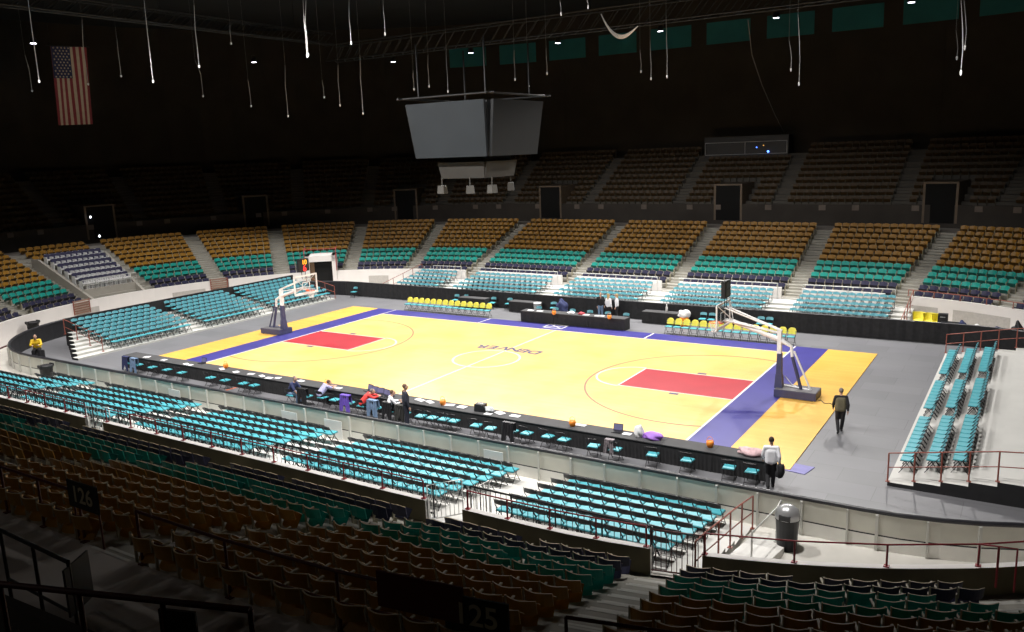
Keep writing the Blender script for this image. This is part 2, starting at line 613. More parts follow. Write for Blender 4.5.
seg(0, -SY, 0, SY, 0.08)
arc(0, 0, 1.8, 0, 2 * PI, 0.09)
for sx in (-1, 1):
    seg(sx * BX, -SY, sx * BX, SY, 0.09)
    seg(sx * KX, -KW - .05, sx * KX, KW + .05, 0.08)
    for sy in (-1, 1):
        seg(sx * KX, sy * (KW + .03), sx * BX, sy * (KW + .03), 0.07)
        seg(sx * 5.78, sy * SY, sx * 5.78, sy * 9.1 if sy > 0 else -8.4, 0.08)
    seg(sx * BX, SY, sx * BX, 9.1, 0.07)
    arc(sx * KX, 0, 1.72, PI / 2 if sx > 0 else -PI / 2, PI * 1.5 if sx > 0 else PI / 2, 0.08)
seg(-BX, SY, BX, SY, 0.05)
seg(-BX, -SY, BX, -SY, 0.05)
for a in ((-1.2, 8.1, -1.2, 9.05), (-1.2, 9.05, .1, 9.05), (.1, 9.05, .1, 8.1), (.1, 8.1, -1.2, 8.1), (-1.2, 8.1, .1, 9.05), (-1.2, 9.05, .1, 8.1)):
    seg(*a, 0.09)
mb.build('white_line_markings', M_WHITE, co)
mb = MB()
for sx in (-1, 1):
    a = math.acos((BX - 12.35) / 5.72)
    arc(sx * 12.35, 0, 5.72, (PI - a) if sx < 0 else a - 0, (-(PI - a)) if sx < 0 else 2 * PI - a, 0.085, 0, 64)
    for sy in (-1, 1):
        mb.box((sx * 11.3, sy * (KW + .24), LZ), (.42, .2, .006), 1)
mb.build('brown_arc_markings', [M_ARC, M_NAVYT], co)


def text_mesh(txt, size, ext=0.0, off=0.0):
    cu = bpy.data.curves.new('lettering', 'FONT')
    cu.body = txt
    cu.size = size
    cu.extrude = ext
    cu.offset = off
    cu.align_x = 'CENTER'
    cu.align_y = 'CENTER'
    o = bpy.data.objects.new('lettering', cu)
    C.objects.link(o)
    dg = bpy.context.evaluated_depsgraph_get()
    me = bpy.data.meshes.new_from_object(o.evaluated_get(dg))
    bpy.data.objects.remove(o)
    return me


# DENVER in separate capitals, set along the curve of the circle and read from the far side
for i, ch in enumerate('DENVER'):
    if ch == 'V':
        vb = MB()
        for sv in (-1, 1):
            q_ = [(sv * .30, .35, 0), (sv * .155, .35, 0), (sv * -.02, -.22, 0), (0, -.35, 0), (sv * .06, -.35, 0)]
            vb.poly(q_ if sv < 0 else q_[::-1])
        me = vb.data('lettering', [M_NAVYT])
    else:
        me = text_mesh(ch, 0.98, 0.001, .026)
    for v in me.vertices:
        v.co.x *= 1.15
    me.materials.clear()
    me.materials.append(M_NAVYT)
    q = (2.5 - i) / 2.5
    o = link('court_letter', me, co, (q * 1.72 - 0.05, 2.38 - 0.10 * q * q, LZ + .001), PI - q * 0.10)
# faint ring lettering strip round the circle
# ------------------------------------------------------------------ folding chair prototype
def lp_back(w, h, th, curve, z, y, n=4, rnd_=0.045, low=1):
    """curved back pad: front face mat 0, rest mat 1"""
    mb = MB()
    xs = [-w / 2 + w * i / n for i in range(n + 1)]
    fy = [y - curve * (1 - (2 * x / w) ** 2) for x in xs]
    for i in range(n):
        x0, x1, a, b = xs[i], xs[i + 1], fy[i], fy[i + 1]
        lean = 0.05
        e0 = rnd_ * (2 * x0 / w) ** 4
        e1 = rnd_ * (2 * x1 / w) ** 4
        T0, T1 = z + h - e0, z + h - e1
        mb.quad((x1, b, z), (x0, a, z), (x0, a - lean, T0), (x1, b - lean, T1), 0, True)
        mb.quad((x0, a - th, z), (x1, b - th, z), (x1, b - th - lean, T1), (x0, a - th - lean, T0), 1, True)
        mb.quad((x0, a - lean, T0), (x0, a - th - lean, T0), (x1, b - th - lean, T1), (x1, b - lean, T1), 2)
        mb.quad((x0, a - th, z), (x0, a, z), (x1, b, z), (x1, b - th, z), low)
    for k, x, a, s_ in ((0, xs[0], fy[0], 1), (n, xs[-1], fy[-1], -1)):
        T = z + h - rnd_
        q = [(x, a, z), (x, a - th, z), (x, a - th - .05, T), (x, a - .05, T)]
        mb.quad(*(q if s_ > 0 else q[::-1]), 1)
    return mb


fc_back = lp_back(0.42, 0.165, 0.03, 0.06, 0.645, -0.19, 6).data('backrest', [M_TEALB, M_BLK, M_BLK])
mb = MB()
mb.box((0, 0.0, 0.445), (0.40, 0.39, 0.035), 0, top=(0.37, 0.36))
mb.box((0, 0.0, 0.42), (0.41, 0.40, 0.016), 1)
fc_seat = mb.data('seat', [M_TEALF, M_STEEL])


def fc_side(s):
    mb = MB()
    x = 0.205 * s
    mb.tube([(x, -0.26, 0.80), (x, -0.215, 0.60), (x, 0.0, 0.32), (x, 0.22, 0.0)], 0.0125, 5)
    mb.tube([(x * .93, 0.06, 0.43), (x * .93, -0.10, 0.22), (x * .93, -0.27, 0.0)], 0.0125, 5)
    if s > 0:
        mb.tube([(-x, 0.17, 0.075), (x, 0.17, 0.075)], 0.009, 4)
        mb.tube([(-x * .93, -0.20, 0.09), (x * .93, -0.20, 0.09)], 0.009, 4)
    return mb.data('side_frame', [M_STEEL])


fc_sides = [fc_side(-1), fc_side(1)]
mb = MB()
yb = lp_back(0.44, 0.34, 0.07, 0.03, 0.54, -0.18, 8, 0.15)
fc_cover = yb.data('back_cover', [M_YEL, M_YEL, M_YEL])
CHAIRS = 0


def folding_chair(loc, rz, label, group, cover=False):
    global CHAIRS
    CHAIRS += 1
    t = thing('folding_chair', label, 'chair', loc, rz, group)
    link('seat', fc_seat, t)
    link('backrest', fc_back, t)
    for m in fc_sides:
        link('side_frame', m, t)
    if cover:
        link('back_cover', fc_cover, t)
    return t


# low detail template for the mass of chairs that show only a few pixels
def template():
    mb = MB()
    mb.box((0, 0.0, 0.445), (0.40, 0.39, 0.04), 0)
    b = lp_back(0.42, 0.175, 0.03, 0.05, 0.635, -0.20, 2)
    for f, m in zip(b.f, b.mi):
        mb.poly([b.v[i] for i in f], 1 if m == 0 else 2)
    for s in (-1, 1):
        mb.box((0.2 * s, -0.02, 0.36), (0.022, 0.022, 0.95), 2, M=Matrix.Rotation(0.60, 3, 'X'))
        mb.box((0.18 * s, -0.11, 0.22), (0.022, 0.022, 0.54), 2, M=Matrix.Rotation(-0.62, 3, 'X'))
    return mb


FCT = template()
MASS_FC = MB()


def mass_add(M, T, loc, rz, off=0):
    c, s_ = math.cos(rz), math.sin(rz)
    n = len(M.v)
    M.v += [(loc[0] + c * x - s_ * y, loc[1] + s_ * x + c * y, loc[2] + z) for x, y, z in T.v]
    for f, m in zip(T.f, T.mi):
        M.f.append(tuple(n + i for i in f))
        M.mi.append(m + off)
        M.sm.append(False)


# ------------------------------------------------------------------ risers (portable stepped platforms)
def riser(name, label, steps, cat='riser', mats=None):
    """steps: list of (x0, x1, y0, y1, z)"""
    mb = MB()
    for x0, x1, y0, y1, z in steps:
        mb.box(((x0 + x1) / 2, (y0 + y1) / 2, z / 2), (x1 - x0, y1 - y0, z - 0.002), 1)
        mb.quad((x0, y0, z), (x1, y0, z), (x1, y1, z), (x0, y1, z), 0)
    o = mb.build(name, mats or [mat('riser_deck', (0.60, 0.595, 0.565), 0.7, 0.07, 0.8), mat('riser_skirt', (0.02, 0.02, 0.022), 0.8, 0.3, 3)])
    return tag(o, label, cat)


RH = 0.14
# right-hand end: chairs on three steps, bare pale steps behind
riser('seating_riser', 'wide pale stepped platform at the court end carrying three rows of teal chairs', [(21.0 + .75 * j, 21.0 + .75 * (j + 1), -8.3 if j < 6 else -7.2, 10.2 if j < 6 else 9.6, RH * (j + 1)) for j in range(8)])
for j in range(3):
    for b, (ya, yb_) in enumerate(((-7.35, -2.3), (-1.2, 3.1), (4.3, 9.1))):
        nn = int(round((yb_ - ya) / 0.465))
        for i in range(nn):
            y = ya + (yb_ - ya) * (i + .5) / nn
            folding_chair((21.42 + .75 * j, y, RH * (j + 1)), PI / 2, 'teal folding chair on pale riser, %s row up, %s block from near rail, %s along' % (nth(j + 1), nth(b + 1), nth(i + 1)), 'chairs on the pale end riser')
# left-hand end
riser('seating_riser', 'stepped platform behind the far-end basket carrying seven rows of pale teal chairs', [(-21.6 - .64 * (j + 1), -21.6 - .64 * j, -9.9 + .33 * j, 10.9, .12 * (j + 1)) for j in range(7)], mats=[mat('riser_deck', (0, 0, 0)), mat('riser_face', (0.5, 0.5, 0.47), 0.7, 0.1, 2)])
for j in range(7):
    for ya, yb_ in ((-7.6, -2.1), (-1.0, 4.0), (4.9, 10.6)):
        nn = int(round((yb_ - ya) / 0.46))
        for i in range(nn):
            mass_add(MASS_FC, FCT, (-21.95 - .64 * j, ya + (yb_ - ya) * (i + .5) / nn, .12 * (j + 1)), -PI / 2)
mb = MB()
mb.quad((-26.2, -7.9, .0), (-26.2, 11.0, .0), (-26.2, 11.0, 1.72), (-26.2, -7.9, 1.72))
mb.quad((-26.25, 11.0, 0), (-26.25, -7.9, 0), (-26.25, -7.9, 1.72), (-26.25, 11.0, 1.72))
for j in range(7):
    ye = -9.93 + .33 * j
    mb.quad((-21.6 - .64 * (j + 1), ye, 0), (-21.6 - .64 * j, ye, 0), (-21.6 - .64 * j, ye, .12 * (j + 1) + .02), (-21.6 - .64 * (j + 1), ye, .12 * (j + 1) + .02))
tag(mb.build('riser_back_drape', M_DRAPE), 'black drape along the back and end of the far-end riser', 'curtain')
# far side: six steps between the boards and the parapet
far_steps = []
for xa, xb in ((-18.6, 18.6),):
    for j in range(6):
        far_steps.append((xa, xb, 13.15 + .78 * j, 13.15 + .78 * (j + 1) if j < 5 else 18.5, .12 + RH * j))
riser('seating_riser', 'long stepped platform above the black drape carrying six rows of pale teal chairs', far_steps, mats=[mat('riser_deck', (0, 0, 0)), mat('riser_face', (0, 0, 0))])
for j in range(6):
    for xa, xb in ((-20.0, -14.9), (-12.9, -5.9), (-4.1, 2.1), (3.9, 10.4), (12.2, 17.6)):
        if xa < -18.6:
            xa, xb = -18.4 + 0.0, -14.7
        nn = int(round((xb - xa) / 0.46))
        for i in range(nn):
            mass_add(MASS_FC, FCT, (xa + (xb - xa) * (i + .5) / nn, 13.62 + .78 * j, .12 + RH * j), PI)
# near side
near_steps = []
for j in range(6):
    near_steps.append((-21.0 if j > 1 else -17.2, 18.15, -(13.3 + .79 * (j + 1)) if j < 5 else -18.5, -(13.3 + .79 * j), .08 + RH * j))
riser('seating_riser', 'pale stepped platform below the parapet carrying rows of black-backed teal chairs', near_steps, mats=[mat('riser_deck', (0, 0, 0)), mat('riser_face', (0, 0, 0))])
near_blocks = [((12.35, 17.45), 'beside red ramp rail', 1), ((3.9, 10.45), 'past silver-gate aisle', 2), ((-4.2, 2.2), '', 3), ((-12.4, -5.9), '', 4), ((-20.5, -14.0), '', 5)]
for (xa, xb), desc, bi in near_blocks:
    nn = int(round((xb - xa) / 0.44))
    for j in range(6):
        for i in range(nn):
            x = xb - (xb - xa) * (i + .5) / nn
            if j < 2 and x < -17.0:
                continue
            p = (x + random.uniform(-.012, .012), -(13.66 + .79 * j), .08 + RH * j)
            if j == 5 and bi != 2 and bi != 1:
                pass
            if bi == 1 or (bi == 2 and (i < 10)):
                lab = ('black-backed teal chair %s, %s row from boards, %s from %s' % (desc, nth(j + 1), nth(i + 1), 'rail' if bi == 1 else 'aisle'))
                folding_chair(p, random.uniform(-.05, .05), lab, 'black-backed chairs on the near platform')
            else:
                mass_add(MASS_FC, FCT, p, random.uniform(-.05, .05))

# ------------------------------------------------------------------ stadium seats
def seat_meshes(m):
    mb = lp_back(0.50, 0.27, 0.028, 0.11, 0.565, -0.18, 8, 0.02, 2)
    back = mb.data('backrest', [m, m, M_EDGE])
    mb = MB()
    n = 6
    w = 0.45
    for i in range(n):
        x0, x1 = -w / 2 + w * i / n, -w / 2 + w * (i + 1) / n
        c0, c1 = .06 * (1 - (2 * x0 / w) ** 2), .06 * (1 - (2 * x1 / w) ** 2)
        # seat pan flipped most of the way up, its lip bowed
        a0, a1 = (x0, -0.16 - c0 * 1.5, 0.34), (x1, -0.16 - c1 * 1.5, 0.34)
        b0, b1 = (x0, 0.03 + c0 * .6, 0.60), (x1, 0.03 + c1 * .6, 0.60)
        t = Vector((0, -0.024, 0.012))
        mb.quad(a0, a1, b1, b0, 0, True)
        mb.quad(*(tuple(Vector(q) + t) for q in (a1, a0, b0, b1)), 0, True)
        mb.quad(b0, b1, tuple(Vector(b1) + t), tuple(Vector(b0) + t), 1)
        mb.quad(a1, a0, tuple(Vector(a0) + t), tuple(Vector(a1) + t), 1)
    pan = mb.data('seat_pan', [m, M_EDGE])
    return back, pan


SEAT = {'navy': (M_NAVYS, *seat_meshes(M_NAVYS)), 'teal': (M_TEALS, *seat_meshes(M_TEALS)), 'brown': (M_GOLDS, *seat_meshes(M_GOLDS))}
mb = MB()
mb.box((-0.262, -0.20, 0.31), (0.025, 0.05, 0.62), 0)
mb.box((-0.262, -0.08, 0.635), (0.045, 0.30, 0.03), 0)
mb.box((-0.262, -0.13, 0.02), (0.05, 0.26, 0.03), 0)
mb.box((-0.262, -0.26, 0.72), (0.025, 0.035, 0.24), 0)
seat_stand = mb.data('standard', [M_STAND])


def seat_template():
    mb = MB()
    b = lp_back(0.49, 0.34, 0.03, 0.05, 0.50, -0.20, 2)
    for f, m in zip(b.f, b.mi):
        mb.poly([b.v[i] for i in f], 3 if m == 2 else 0)
    mb.quad((-.225, -.17, .38), (.225, -.17, .38), (.225, .04, .62), (-.225, .04, .62), 8)  # pan slot: darker copy with the shade under the back painted in
    mb.quad((.225, -.19, .39), (-.225, -.19, .39), (-.225, .02, .63), (.225, .02, .63), 8)
    mb.quad((-.225, .04, .62), (.225, .04, .62), (.225, .02, .63), (-.225, .02, .63), 0)
    mb.box((-0.262, -0.15, 0.32), (0.025, 0.16, 0.64), 4)
    return mb


ST = seat_template()
ST_IDX = {'navy': 0, 'teal': 1, 'brown': 2}
MASS_S = MB()


UPPER = [False]


def mass_seat(loc, rz, col):
    c, s_ = math.cos(rz), math.sin(rz)
    n = len(MASS_S.v)
    MASS_S.v += [(loc[0] + c * x - s_ * y, loc[1] + s_ * x + c * y, loc[2] + z) for x, y, z in ST.v]
    for f, m in zip(ST.f, ST.mi):
        MASS_S.f.append(tuple(n + i for i in f))
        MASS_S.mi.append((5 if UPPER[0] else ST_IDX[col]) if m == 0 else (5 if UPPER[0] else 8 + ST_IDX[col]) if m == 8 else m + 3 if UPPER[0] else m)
        MASS_S.sm.append(False)


def rowcol(k): return 'navy' if k < 2 else 'teal' if k < 5 else 'brown'


sections = [
    (Tn(-13.4), Tn(-5.1), None), (Tn(-5.1), Tn(3.0), None), (Tn(3.0), Tn(11.35), 'L'), (Tn(11.35), Tr(-79), 'M'), (Tr(-79), Tr(-58.5), 'R'),
    (Tr(44), Tr(62), None), (Tr(62), Tr(78.8), None), (Tr(78.8), Tf(11.3), None), (Tf(11.3), Tf(3.0), None), (Tf(3.0), Tf(-5.0), None), (Tf(-5.0), Tl(89), None),
    (Tl(89), Tl(71.7), None), (Tl(71.7), Tl(56), None), (Tl(56), Tl(39.6), None), (Tl(39.6), Tl(24.3), None), (Tl(24.3), Tl(7.9), None), (Tl(7.9), Tl(-5.4), 'loge'), (Tl(-5.4), Tl(-21), None), (Tl(-21), Tl(-37), None)]
cand = []
for Ta, Tb, nm in sections:
    for k in range(NL):
        if nm == 'loge' and k < 9:
            continue
        r = tread_r(k) + 0.52
        da, db = dist(r, Ta) + 0.62, dist(r, Tb) - 0.62
        if nm == 'R' and k < 5:      # ragged end of the corner block
            db -= (0.0, 0.0, 1.3, 0.6, 0.0)[k]
        n = int((db - da) / 0.53)
        for i in range(n):
            x, y, nx, ny = pos(r, da + (db - da) * (i + .5) / n)
            p = (x, y, tread_z(k))
            if not seen((x, y, tread_z(k) + .6), 30):
                continue
            # portal in the far corner
            if x < -14 and y > 0:
                ang = math.degrees(math.atan2(y, -14 - x))
                if 45.2 < ang < 53.4 and k <= 2:
                    continue
            # odd gaps: missing seats near the wheel-chair bays
            if nm in ('M', 'L', 'R') and k in (0, 1, 2, 3) and (i * 7 + k * 3) % 23 == 5:
                continue
            q = proj((x, y, tread_z(k) + .7))
            rz = math.atan2(ny, nx) - PI / 2
            cand.append((q[2] if nm in ('L', 'M', 'R') and y < 0 else 1e3 + q[2], p, rz, k, nm, i, n))
cand.sort(key=lambda c: c[0])
for j, (dep, p, rz, k, nm, i, n) in enumerate(cand):
    col = rowcol(k)
    if j < 300 and nm in ('L', 'M', 'R'):
        if nm == 'M':
            lab = '%s stadium seat between silver gate and pale stairs, %s row up, %s from stairs' % (col, nth(k + 1), nth(n - i))
        elif nm == 'R':
            lab = '%s stadium seat in corner block past pale stairs, %s row up, %s from stairs' % (col, nth(k + 1), nth(i + 1))
        else:
            lab = '%s stadium seat beyond the silver-gate aisle, %s row up, %s from that aisle' % (col, nth(k + 1), nth(n - i))
        t = thing('stadium_seat', lab, 'seat', p, rz, 'stadium seats in the near stand')
        link('backrest', SEAT[col][1], t)
        link('seat_pan', SEAT[col][2], t)
        link('standard', seat_stand, t)
    else:
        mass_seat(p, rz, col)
# upper stand
UPPER[0] = True  # upper seats take darker copies, the stand's shade painted into their colour
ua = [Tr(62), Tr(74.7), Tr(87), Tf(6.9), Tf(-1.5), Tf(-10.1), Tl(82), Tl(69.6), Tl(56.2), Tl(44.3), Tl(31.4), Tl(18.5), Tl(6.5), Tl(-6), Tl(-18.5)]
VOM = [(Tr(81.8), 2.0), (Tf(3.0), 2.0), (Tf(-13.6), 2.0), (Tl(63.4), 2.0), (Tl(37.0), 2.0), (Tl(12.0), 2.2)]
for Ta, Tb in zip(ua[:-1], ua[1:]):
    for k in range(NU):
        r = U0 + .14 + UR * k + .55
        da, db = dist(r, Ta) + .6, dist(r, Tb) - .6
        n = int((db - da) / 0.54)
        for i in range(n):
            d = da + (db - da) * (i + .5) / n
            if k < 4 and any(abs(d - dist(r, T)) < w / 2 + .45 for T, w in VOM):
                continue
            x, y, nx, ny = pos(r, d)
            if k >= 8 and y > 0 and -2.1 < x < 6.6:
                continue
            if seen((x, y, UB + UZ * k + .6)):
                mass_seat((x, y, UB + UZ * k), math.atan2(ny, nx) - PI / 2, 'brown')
tag(MASS_S.build('stadium_seats', [M_NAVYS, M_TEALS, M_GOLDS, M_EDGE, M_STAND, mat('brown_seat_painted_shade', (0.055, 0.030, 0.008), 0.6, 0.2, 5), mat('seat_edge_painted_shade', (0.10, 0.07, 0.04), 0.7, 0.2, 9), mat('seat_iron_painted_shade', (0.10, 0.09, 0.06), 0.7, 0.2, 6), mat('navy_pan_painted_shade', (0.012, 0.012, 0.03), 0.6, 0.2, 5), mat('teal_pan_painted_shade', (0.004, 0.13, 0.11), 0.6, 0.2, 5), mat('brown_pan_painted_shade', (0.12, 0.055, 0.006), 0.6, 0.2, 5)]), 'banked navy, teal and brown stadium seats of all the farther stand blocks', 'seats', None, 'stuff')  # shade of upper stand and seat pans painted into the darker copies
tag(MASS_FC.build('folding_chairs', [M_TEALF, M_TEALB, M_BLK]), 'massed teal folding chairs on the far risers and far half of the near platform', 'chairs', None, 'stuff')

# ------------------------------------------------------------------ aisle stairs
def aisle(T, lower=True):
    mb = MB()
    ks = range(NL) if lower else range(NU)
    hw = .55
    for k in ks:
        r0 = tread_r(k) if lower else U0 + .14 + UR * k
        z = tread_z(k) if lower else UB + UZ * k
        dr, dz = (DR, DZ) if lower else (UR, UZ)
        if k < (NL if lower else NU - 1):
            r1 = r0 + dr
            pts = []
            for rr_, zz in ((r1 - .30, z + dz / 2), (r1, z + dz / 2)):
                d = dist(rr_, T)
                L = sum(lens_(rr_))
                for sg in (-hw, hw):
                    x, y, _, _ = pos(rr_, (d + sg) % L)
                    pts.append((x, y, zz))
            a, b, c, d_ = pts
            mb.quad(b, a, c, d_, 0)
            mb.quad((a[0], a[1], z), (b[0], b[1], z), b, a, 0)
            for rr_, zz in ((r1 - .30, z + dz / 2 + .004), (r1, z + dz + .004)):
                q = []
                for ro in (rr_ - .005, rr_ + .06):
                    d = dist(ro, T)
                    for sg in (-hw, hw):
                        x, y, _, _ = pos(ro, (d + sg) % sum(lens_(ro)))
                        q.append((x, y, zz))
                mb.quad(q[1], q[0], q[2], q[3], 1)
    return mb


lowT = [Tn(-5.1), Tn(3.0), Tn(11.35), Tr(-79), Tr(-57.5), Tr(62), Tr(78.8), Tf(11.3), Tf(3.0), Tf(-5.0), Tl(89), Tl(71.7), Tl(56), Tl(39.6), Tl(24.3), Tl(7.9), Tl(-5.4), Tl(-21)]
for i, T in enumerate(lowT):
    struct(aisle(T).build('floor_aisle_stairs', [M_CONC, M_NOSE]), 'concrete aisle steps between blocks of fixed seats')
for T in ua:
    struct(aisle(T, False).build('floor_upper_stairs', [MATS['upper_concrete'], MATS['upper_concrete']]), 'concrete aisle steps in the dark upper stand')

# ------------------------------------------------------------------ vomitories in the upper stand
for i, (T, w) in enumerate(VOM):
    r0 = U0 - .05
    x, y, nx, ny = pos(r0, dist(r0, T))
    rz = math.atan2(ny, nx) - PI / 2
    mb = MB()
    for s in (-1, 1):
        vs = [(s * w / 2, 0, -.8), (s * w / 2, 0, 2.0), (s * w / 2, -3.4, 2.0), (s * w / 2, -3.4, -.8)]
        o2 = [(a + s * .16, b, c) for a, b, c in vs]
        mb.mesh(vs + o2, [(0, 1, 2, 3), (7, 6, 5, 4), (0, 4, 5, 1), (1, 5, 6, 2)], 0)
    mb.box((0, -1.7, 2.06), (w + .32, 3.4, .12), 0)
    mb.quad((-w / 2, -.02, -.8), (w / 2, -.02, -.8), (w / 2, -.02, 2.0), (-w / 2, -.02, 2.0), 1)  # black sheet stands in for the shade inside the stair opening
    o = mb.build('door_%d' % (i + 1), [mat('vomitory_frame', (0.16, 0.12, 0.085), 0.8, 0.15, 2), mat('doorway_painted_shade', (0.004, 0.004, 0.004), 1.0, 0.1)], None, (x, y, UB - .25), rz)
    struct(o, 'dark stair doorway cut through the upper stand')
# front band items of the upper wall: small posts / pale plates
mb = MB()
d = 0.0
r0 = U0 - .02
tot = sum(lens_(r0))
i = 0
while d < tot:
    x, y, nx, ny = pos(r0, d)
    mb.box((x, y, UB + .0), (.5, .04, .4), 0, math.atan2(ny, nx) - PI / 2)
    d += 4.1 if i % 3 else 2.4
    i += 1
struct(mb.build('trim_5', mat('pale_plate', (0.16, 0.13, 0.11), 0.8, 0.2, 2)), 'pale plates on the front of the upper stand')

# ------------------------------------------------------------------ big doorway in the far corner
x, y, nx, ny = pos(RWALL, dist(RWALL, Tl(49.3)))
rz = math.atan2(ny, nx) - PI / 2
mb = MB()
for s in (-1, 1):
    mb.box((s * 1.10, -.9, 1.45), (.34, 2.1, 2.9), 0)
mb.box((0, -.9, 2.65), (2.54, 2.1, .5), 0)
mb.box((0, -.08, 1.2), (1.86, .04, 2.4), 1)  # flat dark panel painted as the shade of the interior
mb.box((.72, -.04, 1.2), (.36, .05, 2.4), 2)
o = mb.build('door_7', [M_WALLW, mat('doorway_painted_shade', (0, 0, 0)), mat('brown_door', (0.14, 0.08, 0.04), 0.7, 0.1)], None, (x, y, 0), rz)
struct(o, 'white framed dark doorway in the far corner')
mb = MB()
for s in (-1, 1):
    mb.tube([(s * 1.29, .17, 1.6), (s * 1.29, .17, 2.9), (s * 1.29, .1, 3.45), (s * 1.29, -1.7, 3.45)], .035, 6)
mb.tube([(-1.29, .1, 3.45), (1.29, .1, 3.45)], .02, 6)
tag(mb.build('guard_rail', M_REDR, None, (x, y, 0), rz), 'red guard rail over the white framed doorway in the far corner', 'railing')

# ------------------------------------------------------------------ the white-covered loge at the far end
loge_a, loge_b = 7.2, -4.8
M_LW = mat('loge_wall', (0.40, 0.375, 0.33), 0.8, 0.1, 1.5)
mb = MB()
for deg in (loge_a, loge_b):
    a = PI - math.radians(deg)
    ca, sa = math.cos(a), math.sin(a)
    tx, ty = -sa * .1, ca * .1
    P = lambda r, z, s: (-14 + r * ca + tx * s, r * sa + ty * s, z)
    pr_ = [(19.1, .9), (19.1, 1.25), (25.2, 4.15), (26.0, 4.15), (26.0, 2.5)]
    mb.mesh([P(r, z, 1) for r, z in pr_] + [P(r, z, -1) for r, z in pr_], [(0, 1, 2, 3, 4), (9, 8, 7, 6, 5), (1, 6, 7, 2), (2, 7, 8, 3), (0, 5, 6, 1), (3, 8, 9, 4)], 0)
n = 8
for i in range(n):
    q = []
    for j in (i, i + 1):
        a = PI - math.radians(loge_a + (loge_b - loge_a) * j / n)
        q.append((math.cos(a), math.sin(a)))
    P = lambda r, z, j: (-14 + r * q[j][0], r * q[j][1], z)
    mb.quad(P(20.6, .9, 1), P(20.6, .9, 0), P(20.6, 2.0, 0), P(20.6, 2.0, 1), 0)
    for k in range(6):
        ra, rb, z = 20.6 + .78 * k, 20.6 + .78 * (k + 1), 2.0 + .33 * k
        mb.quad(P(ra, z, 0), P(rb, z, 0), P(rb, z, 1), P(ra, z, 1), 0)
        mb.quad(P(rb, z, 1), P(rb, z, 0), P(rb, z + .33, 0), P(rb, z + .33, 1), 0)
struct(mb.build('floor_loge', [M_LW]), 'raised pale concrete box of seats at the far end')
mbk = MB()
mbs = lp_back(0.46, 0.44, 0.06, 0.03, 0.42, -0.16, 4)
lg_back = mbs.data('backrest', [M_NAVYS, M_NAVYS, M_BWHITE])
mb = MB()
mb.box((0, .02, .43), (.46, .42, .08))
lg_seat = mb.data('seat', [M_BWHITE])
mb = MB()
mb.box((0, -.02, .32), (.04, .40, .64))
lg_arm = mb.data('arm_frame', [M_BWHITE])
for k in range(6):
    nn = 10
    for i in range(nn):
        deg = loge_a - .9 + (loge_b - loge_a + 1.8) * (i + .5) / nn
        a = PI - math.radians(deg)
        r = 20.6 + .78 * k + .42
        px, py = -14 + r * math.cos(a), r * math.sin(a)
        t = thing('padded_chair', 'navy and white padded seat in raised box beyond far-end basket, %s row up, %s from its end by the brown seats' % (nth(k + 1), nth(i + 1)), 'chair', (px, py, 2.0 + .33 * k), math.atan2(-math.sin(a), -math.cos(a)) - PI / 2, 'padded seats in the raised box')
        t['label'] = 'navy padded seat with white arms in raised far-end box, %s row up, %s along' % (nth(k + 1), nth(i + 1))
        link('backrest', lg_back, t)
        link('seat', lg_seat, t)
        for s in (-.25, .25):
            link('arm_frame', lg_arm, t, (s, 0, 0))
mb = MB()
for i in range(5):
    a0_ = PI - math.radians(loge_a + (loge_b - loge_a) * i / 4)
    x, y = -14 + 20.5 * math.cos(a0_), 20.5 * math.sin(a0_)
    mb.tube([(x, y, 1.95), (x, y, 2.75)], .025, 5)
for z in (2.35, 2.75):
    mb.tube([(-14 + 20.5 * math.cos(PI - math.radians(loge_a + (loge_b - loge_a) * i / 8)), 20.5 * math.sin(PI - math.radians(loge_a + (loge_b - loge_a) * i / 8)), z) for i in range(9)], .025, 5)
tag(mb.build('loge_rail', M_SILV), 'silver rail along the front of the raised far-end box', 'railing')

# ------------------------------------------------------------------ railings on the near parapet
def rail(name, label, pts, h, mt, posts=True, mids=(0.5,), r=.022, cat='railing', bars=0, pr_=.025):
    """pts: ground points (x, y, z); top rail h above; a post at every point"""
    mb = MB()
    mb.tube([(x, y, z + h) for x, y, z in pts], r, 6)
    for m in mids:
        mb.tube([(x, y, z + h * m) for x, y, z in pts], r * .8, 5)
    o = mb.build(name, mt)
    tag(o, label, cat)
    for x, y, z in pts:
        pb = MB()
        pb.tube([(0, 0, 0), (0, 0, h)], pr_, 6)
        pb.box((0, 0, .012), (.12, .12, .02))
        pb.build('post', mt, o, (x, y, z))
    if bars:
        pb = MB()
        for a, b in zip(pts[:-1], pts[1:]):
            for i in range(1, bars):
                q = Vector(a) + (Vector(b) - Vector(a)) * i / bars
                pb.tube([q + Vector((0, 0, .04)), q + Vector((0, 0, h))], .011, 4)
        pb.build('balusters', mt, o)
    return o


def on_wall(da, db, n, r=RWALL + .1, z=HW):
    return [(*pos(r, da + (db - da) * i / (n - 1))[:2], z) for i in range(n)]


